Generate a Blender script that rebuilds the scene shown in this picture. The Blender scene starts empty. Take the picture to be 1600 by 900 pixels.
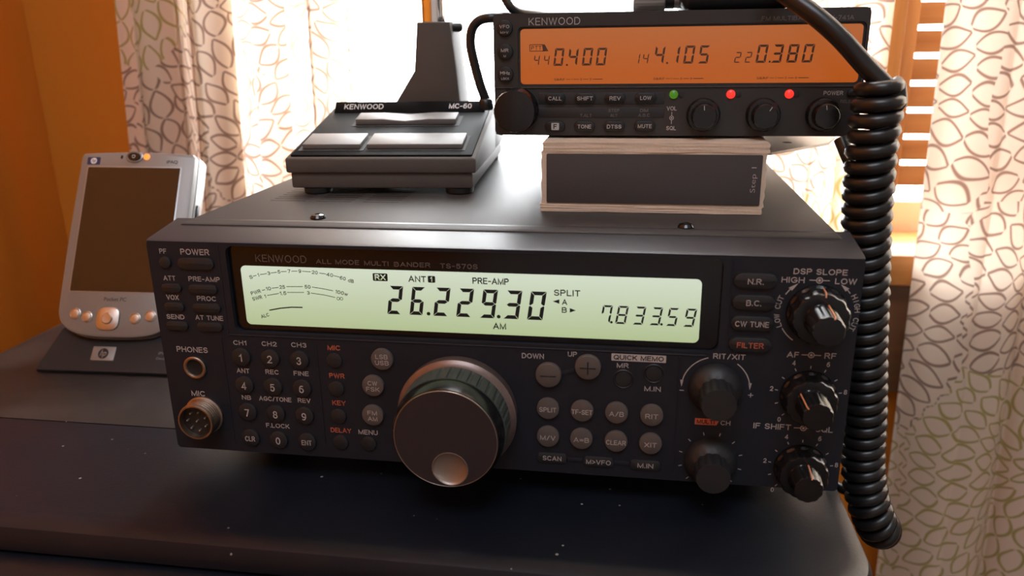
import bpy, bmesh, math, random
from mathutils import Vector, Matrix

PI = math.pi
S = 0.001                      # everything below is written in millimetres
scene = bpy.context.scene
COL = scene.collection
random.seed(4)

# ------------------------------------------------------------------ camera
cd = bpy.data.cameras.new('camera')
cam = bpy.data.objects.new('camera', cd)
COL.objects.link(cam)
RIGHT = (0.9882266810187244, 0.15235516130635407, -0.013997562146003954)
DOWN = (0.03266228254875836, -0.2994653114865127, -0.9535479550158925)
FWD = (-0.14946973680789527, 0.9418643384477405, -0.3009158781769047)
m = Matrix.Identity(4)
for r_ in range(3):
    m[r_][0] = RIGHT[r_]
    m[r_][1] = -DOWN[r_]
    m[r_][2] = -FWD[r_]
    m[r_][3] = (190.4184, -277.2913, 177.2687)[r_] * S
cam.matrix_world = m
cd.sensor_width = 36.0
cd.lens = 36.0 * 1232.16 / 1600.0
cd.clip_start = 0.01
cd.dof.use_dof = True
cd.dof.focus_distance = 0.335
cd.dof.aperture_fstop = 12.0
scene.camera = cam

# ------------------------------------------------------------------ light
world = bpy.data.worlds.new('overcast_sky')
scene.world = world
world.use_nodes = True
bg = world.node_tree.nodes['Background']
bg.inputs[0].default_value = (0.97, 0.98, 1.0, 1)
bg.inputs[1].default_value = 19.0

def area(name, loc, rot, sx, sy, power, col=(1, 1, 1), portal=False):
    l = bpy.data.lights.new(name, 'AREA')
    l.shape = 'RECTANGLE'
    l.size = sx * S
    l.size_y = sy * S
    l.energy = power
    l.color = col
    if portal:
        l.cycles.is_portal = True
    o = bpy.data.objects.new(name, l)
    o.location = Vector(loc) * S
    o.rotation_euler = rot
    COL.objects.link(o)
    return o

area('window_portal', (120, 470, 600), (-PI / 2, 0, 0), 491, 1180, 1, portal=True)
area('window_portal', (800, 470, 600), (-PI / 2, 0, 0), 780, 1180, 1, portal=True)
area('added_room_fill', (150, -900, 1600), (math.radians(12), 0, 0), 900, 900, 20.0, (0.78, 0.88, 1.0))  # unseen soft fill from above and behind, added to brighten the fronts

vs = scene.view_settings
vs.view_transform = 'Standard'
vs.look = 'None'
vs.gamma = 1.0
vs.exposure = 0.0
vs.use_curve_mapping = False
scene.cycles.use_denoising = True
scene.cycles.max_bounces = 8
scene.cycles.transparent_max_bounces = 12

# ------------------------------------------------------------------ materials
def lin(r, g, b):
    f = lambda c: c / 12.92 if c <= 0.04045 else ((c + 0.055) / 1.055) ** 2.4
    return (f(r / 255), f(g / 255), f(b / 255), 1.0)

def mat(name, col, rough=0.5, metal=0.0, spec=0.5, bump=0.0, scale=2000.0, coat=0.0, var=0.0, vscale=60.0):
    m = bpy.data.materials.new(name)
    m.use_nodes = True
    nt = m.node_tree
    b = nt.nodes['Principled BSDF']
    b.inputs['Base Color'].default_value = col if len(col) == 4 else (*col, 1)
    b.inputs['Roughness'].default_value = rough
    b.inputs['Metallic'].default_value = metal
    b.inputs['Specular IOR Level'].default_value = spec
    b.inputs['Coat Weight'].default_value = coat
    tc = nt.nodes.new('ShaderNodeTexCoord')
    if bump > 0:
        n = nt.nodes.new('ShaderNodeTexNoise')
        n.inputs['Scale'].default_value = scale
        n.inputs['Detail'].default_value = 2
        nt.links.new(tc.outputs['Object'], n.inputs['Vector'])
        bp = nt.nodes.new('ShaderNodeBump')
        bp.inputs['Strength'].default_value = bump
        bp.inputs['Distance'].default_value = 0.0002
        nt.links.new(n.outputs['Fac'], bp.inputs['Height'])
        nt.links.new(bp.outputs['Normal'], b.inputs['Normal'])
    if var > 0:
        n2 = nt.nodes.new('ShaderNodeTexNoise')
        n2.inputs['Scale'].default_value = vscale
        n2.inputs['Detail'].default_value = 4
        nt.links.new(tc.outputs['Object'], n2.inputs['Vector'])
        mr = nt.nodes.new('ShaderNodeMapRange')
        mr.inputs['To Min'].default_value = 1 - var
        mr.inputs['To Max'].default_value = 1 + var
        nt.links.new(n2.outputs['Fac'], mr.inputs['Value'])
        mx = nt.nodes.new('ShaderNodeMix')
        mx.data_type = 'RGBA'
        mx.blend_type = 'MULTIPLY'
        mx.inputs[0].default_value = 1.0
        mx.inputs[6].default_value = b.inputs['Base Color'].default_value
        nt.links.new(mr.outputs[0], mx.inputs[7])
        nt.links.new(mx.outputs[2], b.inputs['Base Color'])
    return m

def emit(name, col, strength, rough=0.3, base=(0.02, 0.02, 0.02)):
    m = mat(name, (*base, 1), rough)
    b = m.node_tree.nodes['Principled BSDF']
    b.inputs['Emission Color'].default_value = col
    b.inputs['Emission Strength'].default_value = strength
    return m

M = {}
M['panel'] = mat('charcoal_panel_plastic', (0.010, 0.011, 0.017), 0.55, spec=0.32, bump=0.25, scale=2600)
M['bezel_top'] = mat('charcoal_bezel_paint', (0.022, 0.022, 0.026), 0.36, bump=0.15, scale=2600)
M['cover'] = mat('grey_textured_cover_paint', (0.05, 0.047, 0.045), 0.46, spec=0.14, bump=0.35, scale=3000)
M['black_gloss'] = mat('black_gloss_plastic', (0.004, 0.004, 0.005), 0.16)
M['black'] = mat('black_satin_plastic', (0.008, 0.008, 0.009), 0.42)
M['knob'] = mat('black_knob_plastic', (0.007, 0.007, 0.008), 0.22)
M['key'] = mat('dark_key_rubber', (0.012, 0.012, 0.014), 0.5)
M['taupe'] = mat('taupe_key_plastic', (0.085, 0.067, 0.06), 0.5)
M['print'] = mat('grey_print', (0.42, 0.37, 0.35), 0.6)
M['print_dim'] = mat('dim_bronze_print', (0.13, 0.095, 0.08), 0.6)
M['orange_print'] = mat('orange_print', (0.5, 0.11, 0.05), 0.6)
M['pointer'] = mat('orange_pointer_paint', (0.6, 0.25, 0.12), 0.5)
M['hole'] = mat('dark_hole', (0.002, 0.002, 0.002), 0.7)
M['nickel'] = mat('brushed_nickel', (0.5, 0.44, 0.4), 0.35, 1.0)
M['brass'] = mat('warm_nickel_thread', (0.33, 0.25, 0.2), 0.42, 1.0)
M['chrome'] = mat('chrome', (0.85, 0.82, 0.8), 0.07, 1.0)
M['flange'] = mat('bronze_anodised_metal', (0.2, 0.145, 0.13), 0.36, 0.7)
M['grip'] = mat('green_grey_rubber', (0.045, 0.052, 0.046), 0.65)
M['knob_face'] = mat('plum_black_anodised_metal', (0.02, 0.016, 0.019), 0.42)
M['dish'] = mat('satin_dish_metal', (0.36, 0.31, 0.28), 0.42, 0.9)
M['lcd_ink'] = mat('lcd_segment_ink', (0.008, 0.012, 0.016), 0.5)
M['tm_body'] = mat('dark_grey_plastic', (0.024, 0.022, 0.021), 0.5, bump=0.2, scale=2600)
M['tm_low'] = mat('dark_grey_plastic_recess', (0.014, 0.013, 0.014), 0.45)
M['tm_print'] = mat('pale_grey_print', (0.42, 0.4, 0.39), 0.6)
M['tm_dim'] = mat('dull_grey_print', (0.14, 0.13, 0.125), 0.6)
M['tm_ink'] = mat('amber_lcd_ink', (0.09, 0.038, 0.018), 0.5)
M['metal_case'] = mat('grey_metal_case', (0.1, 0.1, 0.1), 0.42, 0.3)
M['plate'] = mat('zinc_bracket_plate', (0.42, 0.41, 0.4), 0.4, 0.6)
M['card'] = mat('cream_fibreboard', (0.62, 0.5, 0.39), 0.9, bump=0.8, scale=900, var=0.12, vscale=150)
M['label_black'] = mat('charcoal_paper_label', (0.05, 0.044, 0.043), 0.8, bump=0.3, scale=1500)
M['mc_body'] = mat('grey_painted_metal', (0.09, 0.078, 0.07), 0.6, spec=0.1, bump=0.25, scale=2500)
M['mc_top'] = mat('black_control_plate', (0.008, 0.008, 0.008), 0.55, spec=0.03)
M['mc_bar'] = mat('brushed_aluminium_bar', (0.17, 0.165, 0.16), 0.5, 0.2, spec=0.25)
M['silver'] = mat('silver_painted_plastic', (0.22, 0.205, 0.195), 0.4, 0.3)
M['silver_dark'] = mat('silver_edge_plastic', (0.3, 0.3, 0.31), 0.32, 0.6)
M['screen'] = mat('black_touch_screen', (0.004, 0.004, 0.005), 0.1, spec=0.8)
M['cradle'] = mat('charcoal_cradle_plastic', (0.013, 0.013, 0.016), 0.55, spec=0.3)
M['navy'] = mat('navy_badge', (0.012, 0.02, 0.08), 0.4)
M['white'] = mat('white_print', (0.7, 0.7, 0.7), 0.5)
M['rubber'] = mat('black_cable_rubber', (0.009, 0.009, 0.01), 0.33)
M['wall'] = mat('orange_wall_paint', (0.55, 0.165, 0.003), 0.85, bump=0.15, scale=400, var=0.06, vscale=8)
M['wall_pale'] = mat('pale_grey_wall_paint', (0.5, 0.49, 0.48), 0.85)
M['ceiling'] = mat('white_ceiling_paint', (0.6, 0.6, 0.58), 0.9)
M['floor'] = mat('brown_floor_boards', (0.12, 0.07, 0.04), 0.6, var=0.2, vscale=9)
M['white_sill'] = mat('white_window_paint', (0.7, 0.69, 0.67), 0.5)
M['led_red'] = emit('red_led', (1.0, 0.03, 0.02, 1), 1.3)
M['led_green'] = emit('green_led', (0.08, 0.32, 0.01, 1), 0.55)
M['led_orange'] = emit('orange_led', (1.0, 0.2, 0.03, 1), 2.2)

def wood(name, c1, c2, rough=0.4, axis='Z'):
    m = mat(name, c1, rough)
    nt = m.node_tree
    b = nt.nodes['Principled BSDF']
    tc = nt.nodes.new('ShaderNodeTexCoord')
    mp = nt.nodes.new('ShaderNodeMapping')
    mp.inputs['Scale'].default_value = (60, 60, 5) if axis == 'Z' else (5, 60, 60)
    nt.links.new(tc.outputs['Object'], mp.inputs[0])
    n = nt.nodes.new('ShaderNodeTexNoise')
    n.inputs['Scale'].default_value = 1.6
    n.inputs['Detail'].default_value = 5
    n.inputs['Distortion'].default_value = 0.8
    nt.links.new(mp.outputs[0], n.inputs['Vector'])
    cr = nt.nodes.new('ShaderNodeValToRGB')
    cr.color_ramp.elements[0].position = 0.3
    cr.color_ramp.elements[1].position = 0.72
    cr.color_ramp.elements[0].color = (*c1, 1)
    cr.color_ramp.elements[1].color = (*c2, 1)
    nt.links.new(n.outputs['Fac'], cr.inputs[0])
    nt.links.new(cr.outputs[0], b.inputs['Base Color'])
    return m
M['wood_v'] = wood('honey_wood_upright', (0.40, 0.15, 0.03), (0.56, 0.25, 0.07))
M['wood_h'] = wood('honey_wood_slat', (0.40, 0.15, 0.03), (0.56, 0.25, 0.07), axis='X')
M['wood_dark'] = wood('dark_stained_wood_rail', (0.11, 0.045, 0.02), (0.17, 0.075, 0.03), axis='X')

def desk_mat(name, col, rough, dust, smear=0.0):
    m = mat(name, col, rough)
    nt = m.node_tree
    b = nt.nodes['Principled BSDF']
    b.inputs['Specular IOR Level'].default_value = 0.3
    tc = nt.nodes.new('ShaderNodeTexCoord')
    v = nt.nodes.new('ShaderNodeTexVoronoi')
    v.inputs['Scale'].default_value = 85
    nt.links.new(tc.outputs['Object'], v.inputs['Vector'])
    lt = nt.nodes.new('ShaderNodeMath')
    lt.operation = 'LESS_THAN'
    lt.inputs[1].default_value = dust
    nt.links.new(v.outputs['Distance'], lt.inputs[0])
    n = nt.nodes.new('ShaderNodeTexNoise')
    n.inputs['Scale'].default_value = 24
    n.inputs['Detail'].default_value = 5
    nt.links.new(tc.outputs['Object'], n.inputs['Vector'])
    mr = nt.nodes.new('ShaderNodeMapRange')
    mr.inputs['From Min'].default_value = 0.45
    mr.inputs['From Max'].default_value = 0.75
    mr.inputs['To Min'].default_value = 0.0
    mr.inputs['To Max'].default_value = smear
    nt.links.new(n.outputs['Fac'], mr.inputs['Value'])
    mx0 = nt.nodes.new('ShaderNodeMix')
    mx0.data_type = 'RGBA'
    mx0.inputs[6].default_value = (*col, 1)
    mx0.inputs[7].default_value = (0.12, 0.1, 0.09, 1)
    nt.links.new(mr.outputs[0], mx0.inputs[0])
    mx = nt.nodes.new('ShaderNodeMix')
    mx.data_type = 'RGBA'
    mx.inputs[7].default_value = (0.25, 0.24, 0.23, 1)
    nt.links.new(mx0.outputs[2], mx.inputs[6])
    nt.links.new(lt.outputs[0], mx.inputs[0])
    nt.links.new(mx.outputs[2], b.inputs['Base Color'])
    n3 = nt.nodes.new('ShaderNodeTexNoise')
    n3.inputs['Scale'].default_value = 700
    nt.links.new(tc.outputs['Object'], n3.inputs['Vector'])
    bp = nt.nodes.new('ShaderNodeBump')
    bp.inputs['Strength'].default_value = 0.25
    bp.inputs['Distance'].default_value = 0.0002
    nt.links.new(n3.outputs['Fac'], bp.inputs['Height'])
    nt.links.new(bp.outputs['Normal'], b.inputs['Normal'])
    return m
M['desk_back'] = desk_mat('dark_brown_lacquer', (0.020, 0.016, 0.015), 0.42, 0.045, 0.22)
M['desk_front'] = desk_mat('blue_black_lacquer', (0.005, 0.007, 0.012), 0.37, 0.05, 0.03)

def math_node(nt, op, a, b=None):
    n = nt.nodes.new('ShaderNodeMath')
    n.operation = op
    for i, v in enumerate((a, b)):
        if v is None:
            continue
        if isinstance(v, (int, float)):
            n.inputs[i].default_value = v
        else:
            nt.links.new(v, n.inputs[i])
    return n.outputs[0]

def curtain_mat():
    """Thin cream cloth printed with outlined dahlia petals, brown and olive."""
    m = bpy.data.materials.new('petal_print_curtain_cloth')
    m.use_nodes = True
    nt = m.node_tree
    for n in list(nt.nodes):
        nt.nodes.remove(n)
    out = nt.nodes.new('ShaderNodeOutputMaterial')
    uv = nt.nodes.new('ShaderNodeUVMap')
    uv.uv_map = 'cloth'
    nz = nt.nodes.new('ShaderNodeTexNoise')
    nz.noise_dimensions = '2D'
    nz.inputs['Scale'].default_value = 4.0
    nz.inputs['Detail'].default_value = 1
    nt.links.new(uv.outputs[0], nz.inputs['Vector'])
    sub = nt.nodes.new('ShaderNodeVectorMath')
    sub.operation = 'MULTIPLY_ADD'
    nt.links.new(nz.outputs['Color'], sub.inputs[0])
    sub.inputs[1].default_value = (0.07, 0.07, 0)
    nt.links.new(uv.outputs[0], sub.inputs[2])
    P = sub.outputs[0]
    vo = nt.nodes.new('ShaderNodeTexVoronoi')
    vo.voronoi_dimensions = '2D'
    vo.inputs['Scale'].default_value = 1.0
    vo.inputs['Randomness'].default_value = 0.7
    nt.links.new(P, vo.inputs['Vector'])
    dv = nt.nodes.new('ShaderNodeVectorMath')
    dv.operation = 'SUBTRACT'
    nt.links.new(P, dv.inputs[0])
    nt.links.new(vo.outputs['Position'], dv.inputs[1])
    sp = nt.nodes.new('ShaderNodeSeparateXYZ')
    nt.links.new(dv.outputs[0], sp.inputs[0])
    sc_ = nt.nodes.new('ShaderNodeSeparateColor')
    nt.links.new(vo.outputs['Color'], sc_.inputs[0])
    x, y = sp.outputs[0], sp.outputs[1]
    r = math_node(nt, 'SQRT', math_node(nt, 'ADD', math_node(nt, 'MULTIPLY', x, x), math_node(nt, 'MULTIPLY', y, y)))
    th = math_node(nt, 'ADD', math_node(nt, 'ARCTAN2', y, x), math_node(nt, 'MULTIPLY', sc_.outputs[0], 6.28))
    ring = math_node(nt, 'DIVIDE', r, 0.125)
    k = math_node(nt, 'FLOOR', ring)
    fr = math_node(nt, 'FRACT', ring)
    npet = math_node(nt, 'ADD', 8.0, math_node(nt, 'MULTIPLY', k, 8.0))
    t = math_node(nt, 'ADD', math_node(nt, 'DIVIDE', math_node(nt, 'MULTIPLY', th, npet), 2 * PI), math_node(nt, 'MULTIPLY', k, 0.5))
    tt = math_node(nt, 'ABSOLUTE', math_node(nt, 'SUBTRACT', math_node(nt, 'FRACT', math_node(nt, 'ADD', t, 40.0)), 0.5))
    hw = math_node(nt, 'MULTIPLY', 0.43, math_node(nt, 'SINE', math_node(nt, 'MULTIPLY', math_node(nt, 'POWER', fr, 0.9), PI)))
    d = math_node(nt, 'MULTIPLY', math_node(nt, 'ABSOLUTE', math_node(nt, 'SUBTRACT', tt, hw)),
                  math_node(nt, 'DIVIDE', math_node(nt, 'MULTIPLY', r, 2 * PI), npet))
    inside = math_node(nt, 'GREATER_THAN', fr, 0.04)
    mr = nt.nodes.new('ShaderNodeMapRange')
    mr.inputs['From Min'].default_value = 0.0035
    mr.inputs['From Max'].default_value = 0.008
    mr.inputs['To Min'].default_value = 1.0
    mr.inputs['To Max'].default_value = 0.0
    nt.links.new(d, mr.inputs['Value'])
    line = math_node(nt, 'MULTIPLY', mr.outputs[0], inside)
    olive = math_node(nt, 'GREATER_THAN', sc_.outputs[1], 0.66)
    inkm = nt.nodes.new('ShaderNodeMix')
    inkm.data_type = 'RGBA'
    nt.links.new(olive, inkm.inputs[0])
    inkm.inputs[6].default_value = (0.32, 0.21, 0.16, 1)
    inkm.inputs[7].default_value = (0.47, 0.40, 0.15, 1)
    cm = nt.nodes.new('ShaderNodeMix')
    cm.data_type = 'RGBA'
    nt.links.new(line, cm.inputs[0])
    cm.inputs[6].default_value = (0.82, 0.70, 0.57, 1)
    nt.links.new(inkm.outputs[2], cm.inputs[7])
    df = nt.nodes.new('ShaderNodeBsdfDiffuse')
    tr = nt.nodes.new('ShaderNodeBsdfTranslucent')
    nt.links.new(cm.outputs[2], df.inputs[0])
    nt.links.new(cm.outputs[2], tr.inputs[0])
    mx = nt.nodes.new('ShaderNodeMixShader')
    mx.inputs[0].default_value = 0.42
    nt.links.new(df.outputs[0], mx.inputs[1])
    nt.links.new(tr.outputs[0], mx.inputs[2])
    nt.links.new(mx.outputs[0], out.inputs[0])
    return m
M['curtain'] = curtain_mat()

def glass_mat():
    m = bpy.data.materials.new('window_glass')
    m.use_nodes = True
    nt = m.node_tree
    for n in list(nt.nodes):
        nt.nodes.remove(n)
    out = nt.nodes.new('ShaderNodeOutputMaterial')
    a = nt.nodes.new('ShaderNodeBsdfTransparent')
    a.inputs[0].default_value = (0.97, 0.98, 0.98, 1)
    g = nt.nodes.new('ShaderNodeBsdfGlossy')
    g.inputs['Roughness'].default_value = 0.02
    mx = nt.nodes.new('ShaderNodeMixShader')
    mx.inputs[0].default_value = 0.05
    nt.links.new(a.outputs[0], mx.inputs[1])
    nt.links.new(g.outputs[0], mx.inputs[2])
    nt.links.new(mx.outputs[0], out.inputs[0])
    return m
M['glass'] = glass_mat()

def lcd_mat(name, c_top, c_bot, strength, zt, zb):
    """Backlit LCD: its own glow is a little whiter along the top, where its lamp sits."""
    m = emit(name, c_bot, strength, 0.25)
    nt = m.node_tree
    b = nt.nodes['Principled BSDF']
    tc = nt.nodes.new('ShaderNodeTexCoord')
    sp = nt.nodes.new('ShaderNodeSeparateXYZ')
    nt.links.new(tc.outputs['Generated'], sp.inputs[0])
    cr = nt.nodes.new('ShaderNodeValToRGB')
    cr.color_ramp.elements[0].color = c_bot
    cr.color_ramp.elements[1].color = c_top
    cr.color_ramp.elements[0].position = zb
    cr.color_ramp.elements[1].position = zt
    nt.links.new(sp.outputs[2], cr.inputs[0])
    nt.links.new(cr.outputs[0], b.inputs['Emission Color'])
    return m
M['lcd_green'] = lcd_mat('green_white_backlit_lcd', lin(208, 218, 196), lin(176, 191, 144), 0.98, 0.95, 0.0)
M['lcd_amber'] = lcd_mat('amber_backlit_lcd', lin(186, 100, 46), lin(188, 88, 14), 0.84, 1.0, 0.25)

# ------------------------------------------------------------------ object helpers
ORG = {}

def tag(o, label=None, cat=None, group=None, kind=None):
    if label: o['label'] = label
    if cat: o['category'] = cat
    if group: o['group'] = group
    if kind: o['kind'] = kind
    return o

def thing(name, label, cat, loc=(0, 0, 0), rot=None, group=None, local=False):
    """Empty at the base of a thing. local=True: its parts are written in its own frame, else in room millimetres."""
    o = bpy.data.objects.new(name, None)
    o.empty_display_size = 0.02
    COL.objects.link(o)
    if rot is not None:
        o.matrix_world = Matrix.Translation(Vector(loc) * S) @ rot.to_4x4()
    else:
        o.location = Vector(loc) * S
    ORG[o.name] = Vector((0, 0, 0)) if local else Vector(loc)
    return tag(o, label, cat, group)

def build(name, bm, material, parent=None, smooth=38, label=None, origin=None):
    org = ORG[parent.name] if parent is not None else Vector(origin or (0, 0, 0))
    bmesh.ops.remove_doubles(bm, verts=bm.verts, dist=0.0005)
    bmesh.ops.recalc_face_normals(bm, faces=bm.faces)
    for v in bm.verts:
        v.co = (v.co - org) * S
    me = bpy.data.meshes.new(name)
    bm.to_mesh(me)
    bm.free()
    me.materials.append(material)
    for p in me.polygons:
        p.use_smooth = True
    me.set_sharp_from_angle(angle=math.radians(smooth))
    o = bpy.data.objects.new(name, me)
    COL.objects.link(o)
    if parent is not None:
        o.parent = parent
        ORG[o.name] = org
    else:
        o.location = Vector(org) * S
        ORG[o.name] = org
    if label: o['label'] = label
    return o

def struct(name, bm, material, origin=None, smooth=38):
    o = build(name, bm, material, None, smooth, origin=origin)
    o['kind'] = 'structure'
    return o

def NB():
    return bmesh.new()

def box(bm, x0, x1, y0, y1, z0, z1, bev=0.0, seg=2, fr=None):
    b2 = bmesh.new()
    bmesh.ops.create_cube(b2, size=1.0)
    for v in b2.verts:
        v.co = Vector(((x0 + x1) / 2 + v.co.x * (x1 - x0), (y0 + y1) / 2 + v.co.y * (y1 - y0), (z0 + z1) / 2 + v.co.z * (z1 - z0)))
    if bev > 0:
        bmesh.ops.bevel(b2, geom=b2.edges[:], offset=bev, segments=seg, affect='EDGES', profile=0.5)
    merge(bm, b2, fr)

def merge(bm, b2, fr=None):
    mp = {}
    for v in b2.verts:
        mp[v] = bm.verts.new(fr(v.co) if fr else v.co)
    for f in b2.faces:
        try:
            bm.faces.new([mp[v] for v in f.verts])
        except ValueError:
            pass
    b2.free()

def rrect(cx, cy, w, h, r, n=5):
    """Rounded rectangle outline, counter-clockwise."""
    r = min(r, w / 2 - 1e-4, h / 2 - 1e-4)
    pts = []
    for (sx, sy, a0) in ((1, 1, 0), (-1, 1, 90), (-1, -1, 180), (1, -1, 270)):
        for i in range(n + 1):
            a = math.radians(a0 + 90.0 * i / n)
            pts.append((cx + sx * (w / 2 - r) + r * math.cos(a), cy + sy * (h / 2 - r) + r * math.sin(a)))
    return pts

def prism(bm, pts, d0, d1, fr, bev=0.0, cap0=True, taper=0.0):
    """Extrude an outline from depth d0 to d1 (front) in frame fr(u, v, d); bev chamfers the front rim."""
    cx = sum(p[0] for p in pts) / len(pts)
    cy = sum(p[1] for p in pts) / len(pts)
    def inset(k):
        out = []
        n = len(pts)
        for i in range(n):
            a, b, c = Vector(pts[i - 1]), Vector(pts[i]), Vector(pts[(i + 1) % n])
            e1 = (b - a); e2 = (c - b)
            n1 = Vector((-e1.y, e1.x)).normalized() if e1.length > 1e-9 else Vector((0, 0))
            n2 = Vector((-e2.y, e2.x)).normalized() if e2.length > 1e-9 else n1
            if n1.length < .5: n1 = n2
            nn = (n1 + n2)
            nn = nn.normalized() if nn.length > 1e-6 else n1
            out.append(b + nn * (k / max(0.4, nn.dot(n1))))
        return out
    sgn = 1 if d1 > d0 else -1
    rings = [(pts, d0)]
    if bev > 0:
        rings += [(pts, d1 - sgn * bev), (inset(bev * 0.3), d1 - sgn * bev * 0.3), (inset(bev), d1)]
    else:
        rings += [(inset(taper) if taper else pts, d1)]
    vr = [[bm.verts.new(fr(p[0], p[1], d)) for p in ps] for ps, d in rings]
    n = len(pts)
    for a, b in zip(vr[:-1], vr[1:]):
        for i in range(n):
            bm.faces.new((a[i], a[(i + 1) % n], b[(i + 1) % n], b[i]))
    bm.faces.new(vr[-1])
    if cap0:
        bm.faces.new(list(reversed(vr[0])))

def lathe(bm, prof, fr, seg=48, mod=None, cap_end=True, cap_start=False):
    """prof: (radius, height); fr(u, v, d); mod(theta, i) multiplies the radius."""
    rings = []
    for i, (r, h) in enumerate(prof):
        if r < 1e-6:
            rings.append([bm.verts.new(fr(0, 0, h))])
        else:
            rings.append([bm.verts.new(fr(*(lambda k: (r * k * math.cos(2 * PI * j / seg), r * k * math.sin(2 * PI * j / seg), h))(mod(2 * PI * j / seg, i) if mod else 1.0))) for j in range(seg)])
    for a, b in zip(rings[:-1], rings[1:]):
        for j in range(seg):
            if len(a) == 1 and len(b) == 1:
                continue
            if len(b) == 1:
                bm.faces.new((a[j], a[(j + 1) % seg], b[0]))
            elif len(a) == 1:
                bm.faces.new((a[0], b[(j + 1) % seg], b[j]))
            else:
                bm.faces.new((a[j], a[(j + 1) % seg], b[(j + 1) % seg], b[j]))
    if cap_end and len(rings[-1]) > 1:
        bm.faces.new(rings[-1])
    if cap_start and len(rings[0]) > 1:
        bm.faces.new(list(reversed(rings[0])))

def tube(bm, pts, rad, seg=10, caps=True):
    pts = [Vector(p) for p in pts]
    n = len(pts)
    rr = rad if isinstance(rad, (list, tuple)) else [rad] * n
    t0 = (pts[1] - pts[0]).normalized()
    up = Vector((0, 0, 1)) if abs(t0.z) < 0.9 else Vector((1, 0, 0))
    nrm = t0.cross(up).normalized()
    prev = None
    first = None
    for i in range(n):
        t = (pts[min(i + 1, n - 1)] - pts[max(i - 1, 0)]).normalized()
        nrm = (nrm - t * nrm.dot(t)).normalized()
        bi = t.cross(nrm)
        ring = [bm.verts.new(pts[i] + (nrm * math.cos(2 * PI * j / seg) + bi * math.sin(2 * PI * j / seg)) * rr[i]) for j in range(seg)]
        if prev:
            for j in range(seg):
                bm.faces.new((prev[j], prev[(j + 1) % seg], ring[(j + 1) % seg], ring[j]))
        else:
            first = ring
        prev = ring
    if caps:
        bm.faces.new(list(reversed(first)))
        bm.faces.new(prev)

def spline(ctrl, n=12):
    c = [Vector(p) for p in ctrl]
    c = [c[0] * 2 - c[1]] + c + [c[-1] * 2 - c[-2]]
    out = []
    for i in range(1, len(c) - 2):
        p0, p1, p2, p3 = c[i - 1:i + 3]
        for k in range(n):
            t = k / n
            out.append(0.5 * ((2 * p1) + (p2 - p0) * t + (2 * p0 - 5 * p1 + 4 * p2 - p3) * t * t + (3 * p1 - p0 - 3 * p2 + p3) * t ** 3))
    out.append(c[-2])
    return out

def poly(bm, pts, fr, d):
    bm.faces.new([bm.verts.new(fr(p[0], p[1], d)) for p in pts])

def stroke(bm, pts, w, fr, d, square=False, closed=False):
    """Flat printed line through 2-D points, mitred at its corners; square: ends run on by half the width."""
    P = [Vector(p) for p in pts]
    if closed:
        P = P[:-1]
    n = len(P)
    if square and not closed:
        P[0] = P[0] + (P[0] - P[1]).normalized() * (w * .48)
        P[-1] = P[-1] + (P[-1] - P[-2]).normalized() * (w * .48)
    L, R = [], []
    for i in range(n):
        a = P[i - 1] if (closed or i > 0) else None
        c = P[(i + 1) % n] if (closed or i < n - 1) else None
        t1 = (P[i] - a).normalized() if a is not None else (c - P[i]).normalized()
        t2 = (c - P[i]).normalized() if c is not None else t1
        n1, n2 = Vector((-t1.y, t1.x)), Vector((-t2.y, t2.x))
        m_ = n1 + n2
        m_ = m_.normalized() if m_.length > 1e-6 else n1
        nn = m_ * (w / 2 / max(.42, m_.dot(n1)))
        L.append(bm.verts.new(fr(P[i].x + nn.x, P[i].y + nn.y, d)))
        R.append(bm.verts.new(fr(P[i].x - nn.x, P[i].y - nn.y, d)))
    for i in range(n if closed else n - 1):
        j = (i + 1) % n
        bm.faces.new((L[i], R[i], R[j], L[j]))

def arc(cx, cy, r, a0, a1, n=24):
    return [(cx + r * math.cos(math.radians(a0 + (a1 - a0) * i / n)), cy + r * math.sin(math.radians(a0 + (a1 - a0) * i / n))) for i in range(n + 1)]

def ar(cx, cy, rx, ry, a0, a1, n=9):
    return [(cx + rx * math.cos(math.radians(a0 + (a1 - a0) * i / n)), cy + ry * math.sin(math.radians(a0 + (a1 - a0) * i / n))) for i in range(n + 1)]

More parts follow.
